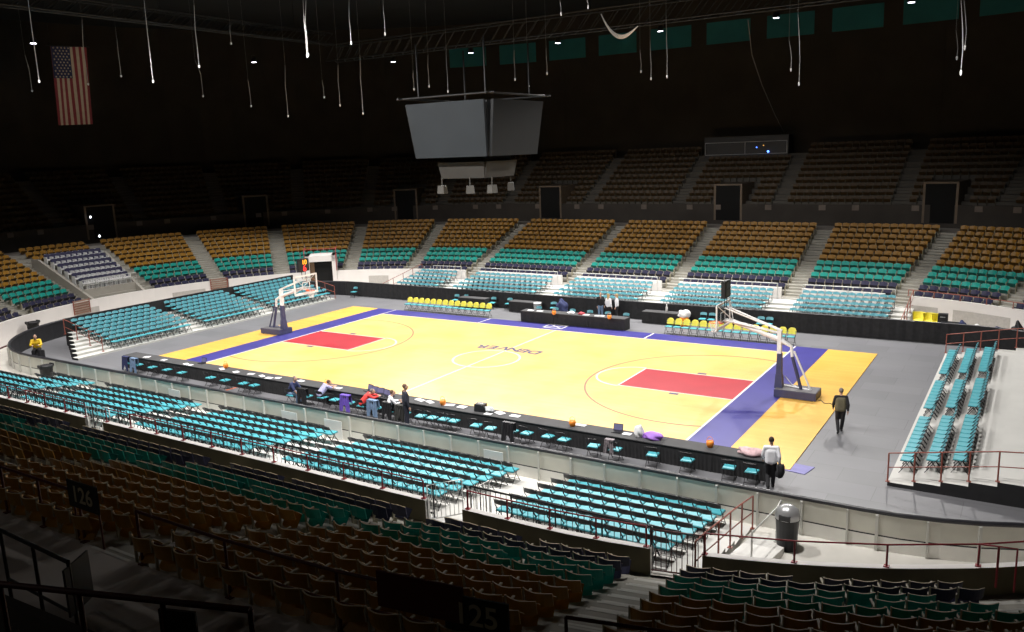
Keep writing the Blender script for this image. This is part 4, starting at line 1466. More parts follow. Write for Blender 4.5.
# ------------------------------------------------------------------ baskets
def basket(sx, label, show_digits):
    t = thing('basketball_hoop', label, 'basketball hoop', (0, 0, .05))
    X = lambda d: sx * d          # d measured outward from the court centre
    mb = MB()
    mb.box((X(16.2), .05, .18), (1.75, 1.05, .32), 0)
    mb.box((X(16.2), .05, .345), (1.70, 1.0, .02), 1)
    b = mb.build('base', [M_PAD, M_PADG], t)
    for ex in (15.5, 16.9):
        for ey in (-.45, .5):
            w = MB()
            w.lathe([(.05, -.02), (.06, 0), (.05, .02)], 10, 0, (0, 0, 0))
            o = w.build('wheel', M_BLK, b, (X(ex), ey, .01))
            o.rotation_euler = (PI / 2, 0, 0)
    mb = MB()
    mb.box((X(15.42), 0, 1.1), (.26, .26, 1.5), 0, top=(.2, .2))
    mb.box((X(15.42), 0, .62), (.34, .34, .6), 0, top=(.26, .26))
    mb.build('padded_mast', M_PAD, t)
    mb = MB()
    mb.box((X(15.40), 0, 2.36), (.17, .2, 1.05))
    mb.build('upper_mast', M_BWHITE, t)
    mb = MB()
    mb.tube([(X(16.35), 0, .36), (X(15.95), 0, 1.75)], .075, 8)
    mb.build('rear_strut', M_PAD, t)
    mb = MB()
    mb.tube([(X(16.75), 0, .36), (X(16.02), 0, 2.0)], .045, 8)
    mb.tube([(X(16.75), 0, .36), (X(15.6), .1, .42)], .03, 6)
    mb.build('brace', M_BWHITE if sx > 0 else M_PAD, t)
    mb = MB()
    mb.tube([(X(15.95), 0, 1.72), (X(15.9), 0, 2.2), (X(15.4), 0, 2.45), (X(13.35), 0, 3.1)], [.07, .08, .1, .1], 8)
    mb.tube([(X(13.35), 0, 3.1), (X(12.98), 0, 3.1)], .09, 8)
    mb.build('main_arm', M_BWHITE, t)
    mb = MB()
    for y in (-.18, .18):
        mb.tube([(X(15.4), y * .4, 2.88), (X(13.0), y, 3.72)], .035, 6)
        mb.tube([(X(15.4), y * .4, 2.75), (X(13.0), y, 3.15)], .025, 6)
    mb.build('upper_arm', M_BWHITE, t)
    yo = -.05 if sx > 0 else -.22
    bx = 12.92
    mb = MB()
    mb.box((X(bx), yo, 3.38), (.03, 1.74, 1.0))
    mb.build('backboard_glass', M_GLASS, t)
    mb = MB()
    for y in (-.9, .9):
        mb.box((X(bx), yo + y, 3.38), (.05, .09, 1.12))
    for z in (2.86, 3.90):
        mb.box((X(bx), yo, z), (.05, 1.80, .09))
    # target square
    fx = X(bx - .025)
    for y in (-.29, .29):
        mb.box((fx, yo + y, 3.28), (.012, .05, .46))
    for z in (3.07, 3.49):
        mb.box((fx, yo, z), (.012, .60, .05))
    mb.build('backboard_frame', M_BWHITE, t)
    mb = MB()
    for y in (-.8, .8):
        mb.tube([(X(bx + .06), yo + y, 2.95), (X(13.35), 0, 3.1)], .022, 5)
        mb.tube([(X(bx + .06), yo + y, 3.85), (X(13.35), 0, 3.15)], .022, 5)
    mb.build('backboard_bracket', M_BWHITE, t)
    mb = MB()
    mb.box((X(bx - .04), yo, 2.80), (.06, 1.84, .08))
    mb.build('board_padding', mat('pad_white', (0.75, 0.75, 0.75), 0.6, 0.05), t)
    mb = MB()
    rc = X(bx - .40)
    mb.tube([(rc + .225 * math.cos(2 * PI * k / 20), yo + .225 * math.sin(2 * PI * k / 20), 3.0) for k in range(20)], .018, 6, 0, True, False, True)
    mb.box((X(bx - .10), yo, 3.0), (.14, .16, .10))
    rim = mb.build('rim', mat('rim_orange', (0.85, 0.16, 0.05), 0.4, 0.05), t)
    mb = MB()
    for k in range(12):
        a, a2 = 2 * PI * k / 12, 2 * PI * (k + 1) / 12
        for rev in (0, 1):
            pts = []
            for j in range(5):
                f = j / 4
                aa = a + (a2 - a) * (f * 2 % 2) * (1 if rev else -1)
                r = .22 - .10 * f
                pts.append((rc + r * math.cos(aa), yo + r * math.sin(aa), 2.99 - .42 * f))
            mb.tube(pts, .007, 4)
    mb.build('net', M_BWHITE, rim)
    # shot clock on top
    mb = MB()
    for y in (-.15, .15):
        mb.tube([(X(bx + .1), yo + y, 3.7), (X(bx + .1), yo + y, 4.2)], .02, 5)
    sc_ = mb.build('clock_stand', M_STEEL, t)
    mb = MB()
    mb.box((X(bx + .1), yo, 4.52), (.16, .84, .72), 0)
    mb.box((X(bx + .1), yo, 4.91), (.2, .70, .04), 0)
    if not show_digits:
        for z in (4.36, 4.70):
            mb.box((X(bx + .19), yo, z), (.02, .5, .26), 1)
    ck = mb.build('shot_clock', [M_BLK, M_STEEL], sc_)
    if show_digits:
        for txt, z, size, m in (('10', 4.70, .40, mat('amber_digits', (1, .45, .03), .5, .02, emit=1.6, ecol=(1, .42, .02))), ('6', 4.34, .56, mat('red_digits', (1, .04, .04), .5, .02, emit=1.6, ecol=(1, .03, .03)))):
            me = text_mesh(txt, size, .006)
            me.materials.clear()
            me.materials.append(m)
            me.transform(Matrix.Rotation(PI / 2, 4, 'Z') @ Matrix.Rotation(PI / 2, 4, 'X'))
            link('clock_digits', me, ck, (X(bx + .01) , yo + .04, z))
    mb = MB()
    mb.tube([(X(16.1), .2, .4), (X(15.9), .3, .42), (X(15.6), .25, .8)], .02, 5)
    mb.build('power_cable', M_BWHITE, t)


basket(1, 'white and navy portable basket nearer the pale riser, its back to us', False)
basket(-1, 'white and navy portable basket at the doorway end with lit clock', True)
p = at(815, 398, .03)
mb = MB()
pts = [(17.1 + .1 * i, -.2 - .06 * i + .12 * math.sin(i * 1.4), .06) for i in range(9)]
mb.tube(pts, .018, 5)
tag(mb.build('floor_cable', M_STEEL), 'dark loose cable on the floor behind the nearer basket', 'cable')

# ------------------------------------------------------------------ trash cans
def trash(x, y, label, s=1.0, z=0.0, dome=True):
    t = thing('trash_can', label, 'trash can', (x, y, z))
    mb = MB()
    mb.lathe([(.26 * s, 0), (.31 * s, .86 * s), (.33 * s, .86 * s), (.33 * s, .90 * s)], 18)
    mb.build('can_body', M_BLK, t)
    mb = MB()
    mb.lathe([(.335 * s, .90 * s), (.335 * s, 1.0 * s), (.30 * s, 1.02 * s), (.02 * s, .98 * s)] if not dome else [(.335 * s, .90 * s), (.335 * s, 1.0 * s), (.28 * s, 1.14 * s), (.15 * s, 1.24 * s), (.02 * s, 1.27 * s)], 18)
    mb.build('dome_lid' if dome else 'rim_band', mat('lid_silver', (0.45, 0.45, 0.46), 0.3, 0.1, 3, metal=.5) if dome else M_BLK, t)
    mb = MB()
    mb.box((.0, -.31 * s, .99 * s), (.3 * s, .08 * s, .14 * s))
    mb.box((.0, .31 * s, .99 * s), (.3 * s, .08 * s, .14 * s))
    mb.build('lid_flap', M_BLK, t)


trash(19.3, -13.95, 'black trash can with silver dome lid beside the boards')
p = at(49, 384, 0)
trash(p.x, -13.6, 'dark open trash can outside the boards at the near-side bend', 1.0, dome=False)
p = at(29, 334, 0)
trash(-30.35, -7.7, 'dark trash can against the white wall beyond the boards', 1.15, dome=False)

# ------------------------------------------------------------------ clutter behind the boards at the far right
def tub_chair(x, y, rz, label):
    t = thing('tub_chair', label, 'chair', (x, y, 0), rz, 'yellow tub chairs')
    mb = MB()
    N = 12
    for i in range(N):
        a, b = PI * (.95 + 1.1 * i / N), PI * (.95 + 1.1 * (i + 1) / N)
        f = lambda a, r, z: (r * math.cos(a), r * math.sin(a), z)
        mb.quad(f(b, .25, .5), f(a, .25, .5), f(a, .30, 1.08), f(b, .30, 1.08), 0, True)
        mb.quad(f(a, .28, .5), f(b, .28, .5), f(b, .34, 1.08), f(a, .34, 1.08), 0, True)
        mb.quad(f(a, .30, 1.08), f(a, .34, 1.08), f(b, .34, 1.08), f(b, .30, 1.08), 0)
    mb.build('shell_back', M_YEL, t)
    mb = MB()
    mb.lathe([(.24, .52), (.28, .56), (.28, .64), (.22, .67)], 14)
    mb.build('seat', M_YEL, t)
    mb = MB()
    mb.lathe([(.22, 0), (.22, .03), (.04, .06), (.04, .55)], 12)
    mb.build('pedestal', M_STEEL, t)


for i, (u, lab) in enumerate(((918, 'yellow tub chair by the white wall, nearest the rust rail'), (929, 'yellow tub chair by the white wall, middle of three'), (938, 'yellow tub chair by the white wall, beside the black cases'))):
    p = aty(u, 318, 15.3 - .1 * i)
    tub_chair(p.x, 15.6 - .1 * i, PI - .2, lab)
for i, (u, v, m, lab, sz) in enumerate(((943, 318, M_BLK, 'black case standing beside the yellow tub chairs', (.5, .4, .75)), (952, 322, M_BLK, 'low black case behind the boards past the yellow chairs', (1.1, .5, .35)), (963, 321, M_NAVYC, 'navy bag behind the boards', (.5, .4, .5)), (976, 325, M_BWHITE, 'white sack behind the boards beyond the navy bag', (.5, .35, .4)), (984, 326, M_BWHITE, 'second white sack behind the boards, beside blue bag', (.4, .3, .35)), (998, 327, M_NAVYC, 'blue bag behind the boards above the rust rail', (.5, .35, .45)), (1018, 330, M_BLK, 'black heap behind the boards at the frame edge', (.55, .45, .8)))):
    y = 14.55 - .22 * i
    p = aty(u, v, y)
    if i < 2:
        t = thing('equipment_case', lab, 'case', (p.x, y, .55))
        mb = MB()
        mb.box((0, 0, sz[2] / 2), sz, 0, top=(sz[0] * .95, sz[1] * .95))
        mb.build('case_shell', m, t)
        mb = MB()
        mb.tube([(-.12, -sz[1] / 2, sz[2] * .8), (-.12, -sz[1] / 2 - .05, sz[2] * .8), (.12, -sz[1] / 2 - .05, sz[2] * .8), (.12, -sz[1] / 2, sz[2] * .8)], .012, 5)
        mb.build('case_handle', M_SILV, t)
    else:
        blob('kit_bag', lab, 'bag', (p.x, y, .55), sz if False else (sz[0] * .5, sz[1] * .5, sz[2]), m, 50 + i)
mb = MB()
mb.box((0, 0, .27), (5.6, .8, .53))
tag(mb.build('storage_bench', M_BLK, None, (21.9, 14.15, 0), -.27), 'low black bench behind the boards under the bags', 'bench')

# ------------------------------------------------------------------ people
def cap(mb, p0, r0, p1, r1, n=10):
    p0, p1 = Vector(p0), Vector(p1)
    mb.tube([p0, p0.lerp(p1, .5), p1], [r0, (r0 + r1) / 2, r1], n, 0, False)
    mb.ball(p0, r0, 0, n, 6)
    mb.ball(p1, r1, 0, n, 6)


def remesh(name, mb, m, parent, vox=.016, smooth=4):
    me = mb.data(name, [m])
    o = bpy.data.objects.new(name, me)
    C.objects.link(o)
    md = o.modifiers.new('r', 'REMESH')
    md.mode = 'VOXEL'
    md.voxel_size = vox
    md.use_smooth_shade = True
    s_ = o.modifiers.new('s', 'SMOOTH')
    s_.iterations = smooth
    s_.factor = .5
    dg = bpy.context.evaluated_depsgraph_get()
    nm = bpy.data.meshes.new_from_object(o.evaluated_get(dg))
    bpy.data.objects.remove(o)
    nm.materials.clear()
    nm.materials.append(m)
    return link(name, nm, parent)


POSES = {
    'stand': dict(pel=(0, 0, .93), che=(0, .01, 1.28), neck=(0, .0, 1.46), head=(0, .03, 1.62), sh=[(-.18, 0, 1.41), (.18, 0, 1.41)], el=[(-.24, -.03, 1.13), (.24, -.03, 1.13)], wr=[(-.24, .06, .88), (.24, .06, .88)], hp=[(-.09, 0, .90), (.09, 0, .90)], kn=[(-.10, .03, .50), (.10, .02, .50)], an=[(-.11, -.02, .09), (.11, -.01, .09)]),
    'walk': dict(pel=(0, 0, .92), che=(0, .03, 1.27), neck=(0, .04, 1.45), head=(0, .08, 1.61), sh=[(-.18, .02, 1.40), (.18, .02, 1.40)], el=[(-.25, .06, 1.13), (.25, -.08, 1.13)], wr=[(-.24, .22, .93), (.25, -.05, .89)], hp=[(-.09, 0, .89), (.09, 0, .89)], kn=[(-.09, .10, .50), (.09, .06, .50)], an=[(-.09, -.22, .16), (.08, .20, .09)]),
    'sit': dict(pel=(0, -.05, .53), che=(0, .06, .88), neck=(0, .10, 1.05), head=(0, .17, 1.20), sh=[(-.18, .08, 1.0), (.18, .08, 1.0)], el=[(-.25, .22, .78), (.25, .22, .78)], wr=[(-.16, .42, .80), (.16, .42, .80)], hp=[(-.09, -.02, .52), (.09, -.02, .52)], kn=[(-.13, .40, .52), (.13, .40, .52)], an=[(-.13, .36, .09), (.13, .38, .09)]),
    'lean': dict(pel=(0, -.05, .53), che=(0, .20, .80), neck=(0, .34, .93), head=(0, .46, 1.0), sh=[(-.18, .28, .90), (.18, .28, .90)], el=[(-.28, .46, .80), (.28, .46, .80)], wr=[(-.12, .66, .80), (.10, .68, .80)], hp=[(-.09, -.02, .52), (.09, -.02, .52)], kn=[(-.13, .40, .52), (.13, .40, .52)], an=[(-.13, .36, .09), (.13, .38, .09)]),
    'knee': dict(pel=(0, -.05, .53), che=(0, .12, .86), neck=(0, .20, 1.02), head=(0, .27, 1.17), sh=[(-.18, .15, .97), (.18, .15, .97)], el=[(-.22, .36, .68), (.22, .36, .68)], wr=[(-.10, .48, .42), (.10, .48, .40)], hp=[(-.09, -.02, .52), (.09, -.02, .52)], kn=[(-.13, .40, .52), (.13, .40, .52)], an=[(-.13, .36, .09), (.13, .38, .09)]),
}


def person(label, x, y, z, head, pose, shirt, pants, hair, sleeve='long', shoes=M_BLK, hairlen=0, scale=1.0, vest=None, bald=False):
    P = POSES[pose]
    t = thing('person', label, 'person', (x, y, z), head - PI / 2)
    t.scale = (scale,) * 3
    V = Vector
    body = MB()
    pel, che, nk, hd = V(P['pel']), V(P['che']), V(P['neck']), V(P['head'])
    for s in (-.07, 0, .07):
        cap(body, pel + V((s, 0, 0)), .105, che + V((s, 0, 0)), .11)
    cap(body, P['sh'][0], .062, P['sh'][1], .062)
    cap(body, che, .12, nk, .06)
    cap(body, nk, .052, hd, .056)
    body.ball(hd + V((0, 0, .02)), (.075, .092, .112), 0, 14, 10)
    body.ball(hd + V((0, .035, -.055)), (.05, .055, .05), 0, 10, 6)
    fwd = V((0, 1, 0))
    body.tube([hd + V((0, .085, .035)), hd + V((0, .115, -.005)), hd + V((0, .09, -.015))], [.012, .02, .014], 6)
    for s in (-1, 1):
        body.ball(hd + V((s * .077, -.005, .005)), (.014, .024, .034), 0, 8, 5)
    for i in (0, 1):
        s = -1 if i == 0 else 1
        sh, el, wr, hp, kn, an = (V(P[k][i]) for k in ('sh', 'el', 'wr', 'hp', 'kn', 'an'))
        cap(body, sh, .058, el, .045)
        cap(body, el, .043, wr, .029)
        dr = (wr - el).normalized()
        sd = V((0, 0, 1)).cross(dr)
        sd = sd.normalized() if sd.length > .1 else V((0, 1, 0))
        if abs(dr.z) > .7:
            sd = V((0, 1, 0))
        up = dr.cross(sd).normalized()
        cap(body, wr, .028, wr + dr * .07, .034, 8)
        for f, (o_, ln) in enumerate(((-.03, .072), (-.010, .085), (.010, .08), (.029, .062))):
            b0 = wr + dr * .085 + sd * o_
            k0 = b0 + dr * ln * .55
            k1 = k0 + dr * ln * .40 - up * s * .02
            body.tube([b0, k0, k1], [.0115, .0105, .009], 6)
            body.ball(k1, .009, 0, 6, 4)
        th0 = wr + dr * .03 + sd * .03
        body.tube([wr + dr * .015, th0 + sd * .012, th0 + sd * .03 + dr * .04], [.016, .014, .010], 6)
        cap(body, hp, .095, kn, .062)
        cap(body, kn, .060, an, .040)
        ft = an + (V((0, .14, 0)) if pose != 'walk' or i else V((0, .10, -.09)))
        ft.z = max(ft.z - .045, .035)
        cap(body, (an.x, an.y - .02, an.z - .04), .042, ft, .034, 8)
    remesh('body', body, M_SKIN, t, .013, 2)
    sb = MB()
    for s in (-.075, -.025, .025, .075):
        cap(sb, pel + V((s, 0, .02)), .118, che + V((s, 0, 0)), .125)
    cap(sb, P['sh'][0], .076, P['sh'][1], .076)
    cap(sb, che, .13, nk - V((0, 0, .05)), .075)
    for i in (0, 1):
        sh, el, wr = (V(P[k][i]) for k in ('sh', 'el', 'wr'))
        if vest is None or sleeve != 'none':
            if sleeve == 'long':
                cap(sb, sh, .074, el, .060)
                cap(sb, el, .058, el.lerp(wr, .93), .044)
            else:
                cap(sb, sh, .074, sh.lerp(el, .85), .066)
    remesh('shirt' if sleeve != 'suit' else 'jacket', sb, shirt, t, .016, 10)
    if vest:
        vb = MB()
        for s in (-.075, -.025, .025, .075):
            cap(vb, pel + V((s, 0, .03)), .134, che + V((s, 0, .03)), .142)
        cap(vb, V(P['sh'][0]) * .82 + che * .18, .075, V(P['sh'][1]) * .82 + che * .18, .075)
        remesh('vest', vb, vest, t, .018, 4)
    tb = MB()
    cap(tb, pel + V((-.055, 0, .03)), .108, pel + V((.055, 0, .03)), .108)
    for i in (0, 1):
        hp, kn, an = (V(P[k][i]) for k in ('hp', 'kn', 'an'))
        cap(tb, hp, .108, kn, .078)
        cap(tb, kn, .076, an + V((0, 0, .02)), .062)
    remesh('trousers', tb, pants, t, .016, 8)
    for i in (0, 1):
        an = V(P['an'][i])
        ft = an + (V((0, .15, 0)) if pose != 'walk' or i else V((0, .11, -.09)))
        ft.z = max(ft.z - .045, .038)
        fb = MB()
        cap(fb, (an.x, an.y - .03, an.z - .035), .052, ft, .044, 8)
        remesh('shoe', fb, shoes, t, .014, 2)
    hb = MB()
    if bald:
        hb.ball(hd + V((0, -.03, .01)), (.084, .085, .075), 0, 14, 8)
    else:
        hb.ball(hd + V((0, -.034, .052)), (.085, .092, .096), 0, 14, 8)
    if hairlen:
        hb.ball(hd + V((0, -.07, -.03)), (.085, .06, .10 + hairlen * .6), 0, 12, 8)
    remesh('hair', hb, hair, t, .014, 2)
    for s in (-1, 1):
        eb = MB()
        eb.ball(hd + V((s * .031, .083, .025)), (.013, .008, .008), 0, 8, 5)
        eb.build('eye', M_EYE, t)
    eb = MB()
    eb.ball(hd + V((0, .086, -.05)), (.026, .008, .007), 0, 8, 5)
    eb.build('mouth', M_MOUTH, t)
    return t


H_GREY = mat('grey_hair', (0.22, 0.19, 0.17), 0.8, 0.2, 20)
H_DARK = mat('dark_hair', (0.035, 0.025, 0.02), 0.8, 0.2, 20)
H_BLOND = mat('blond_hair', (0.55, 0.38, 0.16), 0.7, 0.2, 20)
H_BROWN = mat('brown_hair', (0.14, 0.08, 0.05), 0.8, 0.2, 20)
S_WHITE = mat('white_shirt', (0.90, 0.90, 0.94), 0.8, 0.06, 8)
S_SUIT = mat('dark_suit', (0.022, 0.025, 0.042), 0.85, 0.2, 6)
S_BLKC = mat('black_trousers', (0.014, 0.014, 0.017), 0.85, 0.2, 6)
S_OLIVE = mat('olive_vest', (0.15, 0.135, 0.085), 0.85, 0.2, 6)
S_RED = mat('red_shirt', (0.75, 0.05, 0.045), 0.8, 0.12, 8)
S_LILAC = mat('lilac_check_shirt', (0.48, 0.47, 0.72), 0.8, 0.35, 25)
S_YELJ = mat('yellow_jacket', (0.88, 0.58, 0.02), 0.6, 0.12, 6)
person('person in black with an olive vest walking away from us on the grey floor', 18.7, -3.85, .012, PI * .60, 'walk', S_BLKC, S_BLKC, H_GREY, vest=S_OLIVE)
pw = person('person in white shirt and black trousers walking away carrying a black bag', 17.85, -10.25, .012, PI * .60, 'walk', S_WHITE, S_BLKC, H_DARK)
person('man in a dark suit standing at the press tables', 3.35, -10.74, .012, PI * .30, 'stand', S_SUIT, S_SUIT, H_BROWN, scale=1.06)
person('seated man in a white shirt between black coats at the press tables', 2.15, -10.37, .012, PI * .28, 'sit', S_WHITE, S_BLKC, H_BROWN)
person('seated man in red leaning on the press tables', .55, -10.27, .012, PI * .25, 'lean', S_RED, S_BLKC, H_GREY)
person('seated man in navy shirt leaning his arms on his knees', -3.62, -10.42, .012, PI * .06, 'knee', M_NAVYC, M_DENIM, H_GREY, sleeve='short')
person('person in a lilac checked shirt slumped on the press tables', -2.1, -10.12, .012, PI * .38, 'lean', S_LILAC, S_BLKC, H_BROWN, sleeve='short')
person('person in black holding up a hand beyond the scorers tables', .95, 11.85, .012, -PI * .25, 'stand', S_BLKC, M_DENIM, H_BROWN)
person('blond person in white standing between the other two beyond the scorers', 1.5, 11.9, .012, PI * .4, 'stand', S_WHITE, S_BLKC, H_BLOND, hairlen=.25, scale=.94)
person('person in white and purple standing beyond the scorers, farthest from the doorway', 2.0, 12.1, .012, PI * 1.1, 'stand', S_WHITE, S_BLKC, H_BLOND, hairlen=.1, scale=.96, vest=None)
ppos = at(38.5, 347, .9)
person('person in a bright yellow jacket sitting inside the boards at the far bend', -24.35, -10.7, .012, -PI * .2, 'sit', S_YELJ, S_BLKC, H_DARK, scale=1.12)
mb = MB()
mb.box((0, 0, .24), (.5, .5, .48))
tag(mb.build('stool_crate', M_BLK, None, (-24.40, -10.66, 0.012)), 'black crate under the person in the yellow jacket', 'crate')
blob('shoulder_bag', 'black bag carried by the walking person in white', 'bag', (18.17, -10.35, .55), (.12, .25, .42), S_BLKC, 71)

# ------------------------------------------------------------------ scoreboard
t = thing('scoreboard', 'grey four-sided scoreboard hanging over the middle of the court', 'scoreboard', (0, 0, 10.6))
mb = MB()
for k, (dx, dy) in enumerate(((0, -1), (1, 0), (0, 1), (-1, 0))):
    tx, ty = -dy, dx
    P = lambda u, out, z: (dx * out + tx * u, dy * out + ty * u, z)
    pb = MB()
    q = [P(-2.12, 2.30, .1), P(2.12, 2.30, .1), P(2.30, 2.64, 2.72), P(-2.30, 2.64, 2.72)]
    q2 = [(a - dx * .15, b - dy * .15, c) for a, b, c in q]
    pb.mesh(q + q2, [(0, 1, 2, 3), (7, 6, 5, 4), (0, 4, 5, 1), (1, 5, 6, 2), (2, 6, 7, 3), (3, 7, 4, 0)])
    pb.build('screen', M_SCREEN if k == 0 else M_SCREEN2, t)
    pb = MB()
    q = [P(-1.3, 1.35, -.95), P(1.3, 1.35, -.95), P(1.4, 1.5, -.15), P(-1.4, 1.5, -.15)]
    q2 = [(a - dx * .1, b - dy * .1, c) for a, b, c in q]
    pb.mesh(q + q2, [(0, 1, 2, 3), (7, 6, 5, 4), (0, 4, 5, 1), (1, 5, 6, 2), (2, 6, 7, 3), (3, 7, 4, 0)])
    pb.build('lower_panel', mat('lower_panel', (0.030, 0.028, 0.025), 0.5, 0.15, 1.0), t)
mb = MB()
mb.box((0, 0, 1.4), (3.8, 3.8, 2.6), 0, top=(4.4, 4.4))
mb.box((0, 0, .0), (2.4, 2.4, 1.6), 0)
for q_ in (-2.6, 2.6):
    mb.tube([(q_, -2.9, 3.0), (q_, 2.9, 3.0)], .05, 5)
    mb.tube([(-2.9, q_, 3.0), (2.9, q_, 3.0)], .05, 5)
for sx in (-1, 1):
    for sy in (-1, 1):
        mb.tube([(sx * 2.0, sy * 2.0, 3.0), (sx * 2.0, sy * 2.0, 5.6)], .05, 6)
mb.build('frame', M_TRUSS, t)
for i, (ox, oy) in enumerate(((-1.35, -1.3), (.45, -1.4), (1.5, -1.0), (1.2, 1.2))):
    sp = MB()
    sp.box((0, 0, -.2), (.42, .35, .4), 0, i * .7, None, (.34, .3))
    sp.tube([(0, 0, 0), (0, 0, .4)], .03, 5)
    sp.build('speaker', mat('speaker_pale', (0.055, 0.052, 0.045), 0.6, 0.2, 3), t, (ox, oy, -1.3), 0)

# ------------------------------------------------------------------ lighting trusses, lamps, hanging wires
def truss(xa, ya, xb, yb, z, label, w=.5):
    mb = MB()
    a, b = Vector((xa, ya, z)), Vector((xb, yb, z))
    d = (b - a).normalized()
    s_ = Vector((-d.y, d.x, 0)) * w / 2
    L = (b - a).length
    for o_ in (s_, -s_):
        for h in (0, w):
            mb.tube([a + o_ + Vector((0, 0, h)), b + o_ + Vector((0, 0, h))], .05, 5)
    n = int(L / 1.0)
    for i in range(n):
        p, q = a.lerp(b, i / n), a.lerp(b, (i + 1) / n)
        for o_ in (s_, -s_):
            mb.tube([p + o_, q + o_ + Vector((0, 0, w))], .03, 4)
        mb.tube([p + s_, q - s_], .03, 4)
    for i in (0.12, .5, .88):
        p = a.lerp(b, i)
        mb.tube([p + Vector((0, 0, w)), (p.x, p.y, 24.0)], .03, 4)
    return tag(mb.build('lighting_truss', M_TRUSS), label, 'truss', 'black trusses under the ceiling')


ZL = 18.5
truss(-25, 16, 22, 16, ZL, 'long black truss under the ceiling beyond the court', 1.2)
truss(-25, -15, 22, -15, ZL, 'long black truss under the ceiling above the near chairs', 1.2)
mb_house = MB()
mb_house.lathe([(.08, .34), (.16, .30), (.20, .05), (.20, .0)], 14)
mb_lens = MB()
mb_lens.lathe([(.17, -.005), (.17, .005)], 14)
me_house, me_lens = mb_house.data('housing', [M_TRUSS]), mb_lens.data('lens', [M_LENS])
mb = MB()
mb.tube([(-.2, 0, .15), (-.2, 0, .5), (.2, 0, .5), (.2, 0, .15)], .02, 5)
me_yoke = mb.data('yoke', [M_TRUSS])
lamps = []
for yi, y in enumerate((-15, 16)):
    for xi, x in enumerate((-18.5, -11.2, -4.0, 3.4, 10.6, 17.8)):
        t = thing('arena_lamp', 'round black arena lamp under the %s truss, %s from the doorway end' % (('near', 'far')[yi], nth(xi + 1)), 'lamp', (x, y, ZL - .55), 0, 'arena lamps under the trusses')
        link('housing', me_house, t)
        link('lens', me_lens, t)
        link('yoke', me_yoke, t)
        lamps.append((x, y, x * .8, -3.5 if y < 0 else 7.5, 8500 if y < 0 else 10500))
for yi, y in enumerate((-8, 8)):  # two lamps added to brighten the stands at the doorway end
    t = thing('arena_lamp', 'round black added lamp at the %s corner of the doorway end' % ('near', 'far')[yi], 'lamp', (-25, y, ZL - .55), 0, 'arena lamps under the trusses')
    link('housing', me_house, t)
    link('lens', me_lens, t)
    link('yoke', me_yoke, t)
    lamps.append((-25, y, -26.5, y * .6, 7500))
truss(-25, -15, -25, 16, ZL + 1.35, 'black cross truss at the doorway end of the hall', .8)
for i, (x, y, ax, ay, en) in enumerate(lamps):
    ld = bpy.data.lights.new('arena_lamp_light', 'SPOT')
    ld.energy = en
    ld.spot_size = math.radians(106)
    ld.spot_blend = .4
    ld.shadow_soft_size = .3
    ld.color = (1.0, .965, .93)
    lo = bpy.data.objects.new('arena_lamp_light', ld)
    lo.location = (x, y, ZL - .62)
    tv = Vector((ax, ay, 0)) - lo.location
    lo.rotation_euler = tv.to_track_quat('-Z', 'Y').to_euler()
    C.objects.link(lo)

wires = [((28, 0), (39, 80), -10), ((25, 55), (32, 90), 2), ((82, 20), (88, 83), -4), ((117, 40), (121, 75), 0), ((144, 0), (153, 80), -8), ((194, 5), (199, 65), -6), ((230, 25), (231, 42), -2), ((303, 0), (307, 54), -10), ((306, 0), (308, 53), -9.8), ((285, 65), (288, 115), 4), ((248, 80), (251, 105), 6), ((322, 80), (324, 96), 6), ((338, 65), (340, 104), 4), ((349, 0), (351, 41), -8), ((383, 0), (385, 32), -8), ((360, 55), (363, 112), 2), ((413, 70), (414, 88), 4), ((428, 55), (429, 85), 4), ((446, 45), (448, 90), 2), ((514, 50), (515, 78), 4), ((527, 45), (529, 85), 2), ((546, 48), (547, 72), 4), ((560, 0), (561, 12), -6), ((587, 0), (588, 5), -6), ((650, 40), (651, 77), 4), ((666, 15), (667, 75), 2), ((640, 50), (641, 70), 6), ((798, 14), (799, 82), -2), ((789, 40), (791, 68), 2), ((961, 0), (961, 70), -8), ((964, 0), (965, 45), -7), ((956, 30), (957, 56), 0), ((195, 60), (203, 95), 6), ((232, 40), (233, 40.5), 0)][:33]
for i, ((u0, v0), (u1, v1), Y) in enumerate(wires):
    b = aty(u1, v1, Y)
    a = aty(u0, v0, Y)
    H = a.z - b.z
    t = thing('hanging_wire', 'thin bright wire hanging from the dark ceiling, %s counting along from the flag corner' % nth(1 + sorted(range(len(wires)), key=lambda k: wires[k][1][0]).index(i)), 'wire', (b.x, b.y, b.z), 0, 'bright wires hanging from the ceiling')
    far_ = max(.5, (Vector(b) - CAM).length / 45)
    mb = MB()
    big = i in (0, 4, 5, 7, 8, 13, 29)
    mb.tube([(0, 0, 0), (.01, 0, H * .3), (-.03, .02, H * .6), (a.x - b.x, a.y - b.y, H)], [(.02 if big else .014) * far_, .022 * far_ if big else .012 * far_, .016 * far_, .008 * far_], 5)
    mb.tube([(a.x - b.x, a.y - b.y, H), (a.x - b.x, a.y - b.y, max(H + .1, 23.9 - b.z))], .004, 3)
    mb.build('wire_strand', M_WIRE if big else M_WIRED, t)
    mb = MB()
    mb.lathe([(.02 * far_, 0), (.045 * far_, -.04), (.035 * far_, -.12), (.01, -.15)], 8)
    mb.build('wire_end', M_BULB if big else M_WIRE, t)
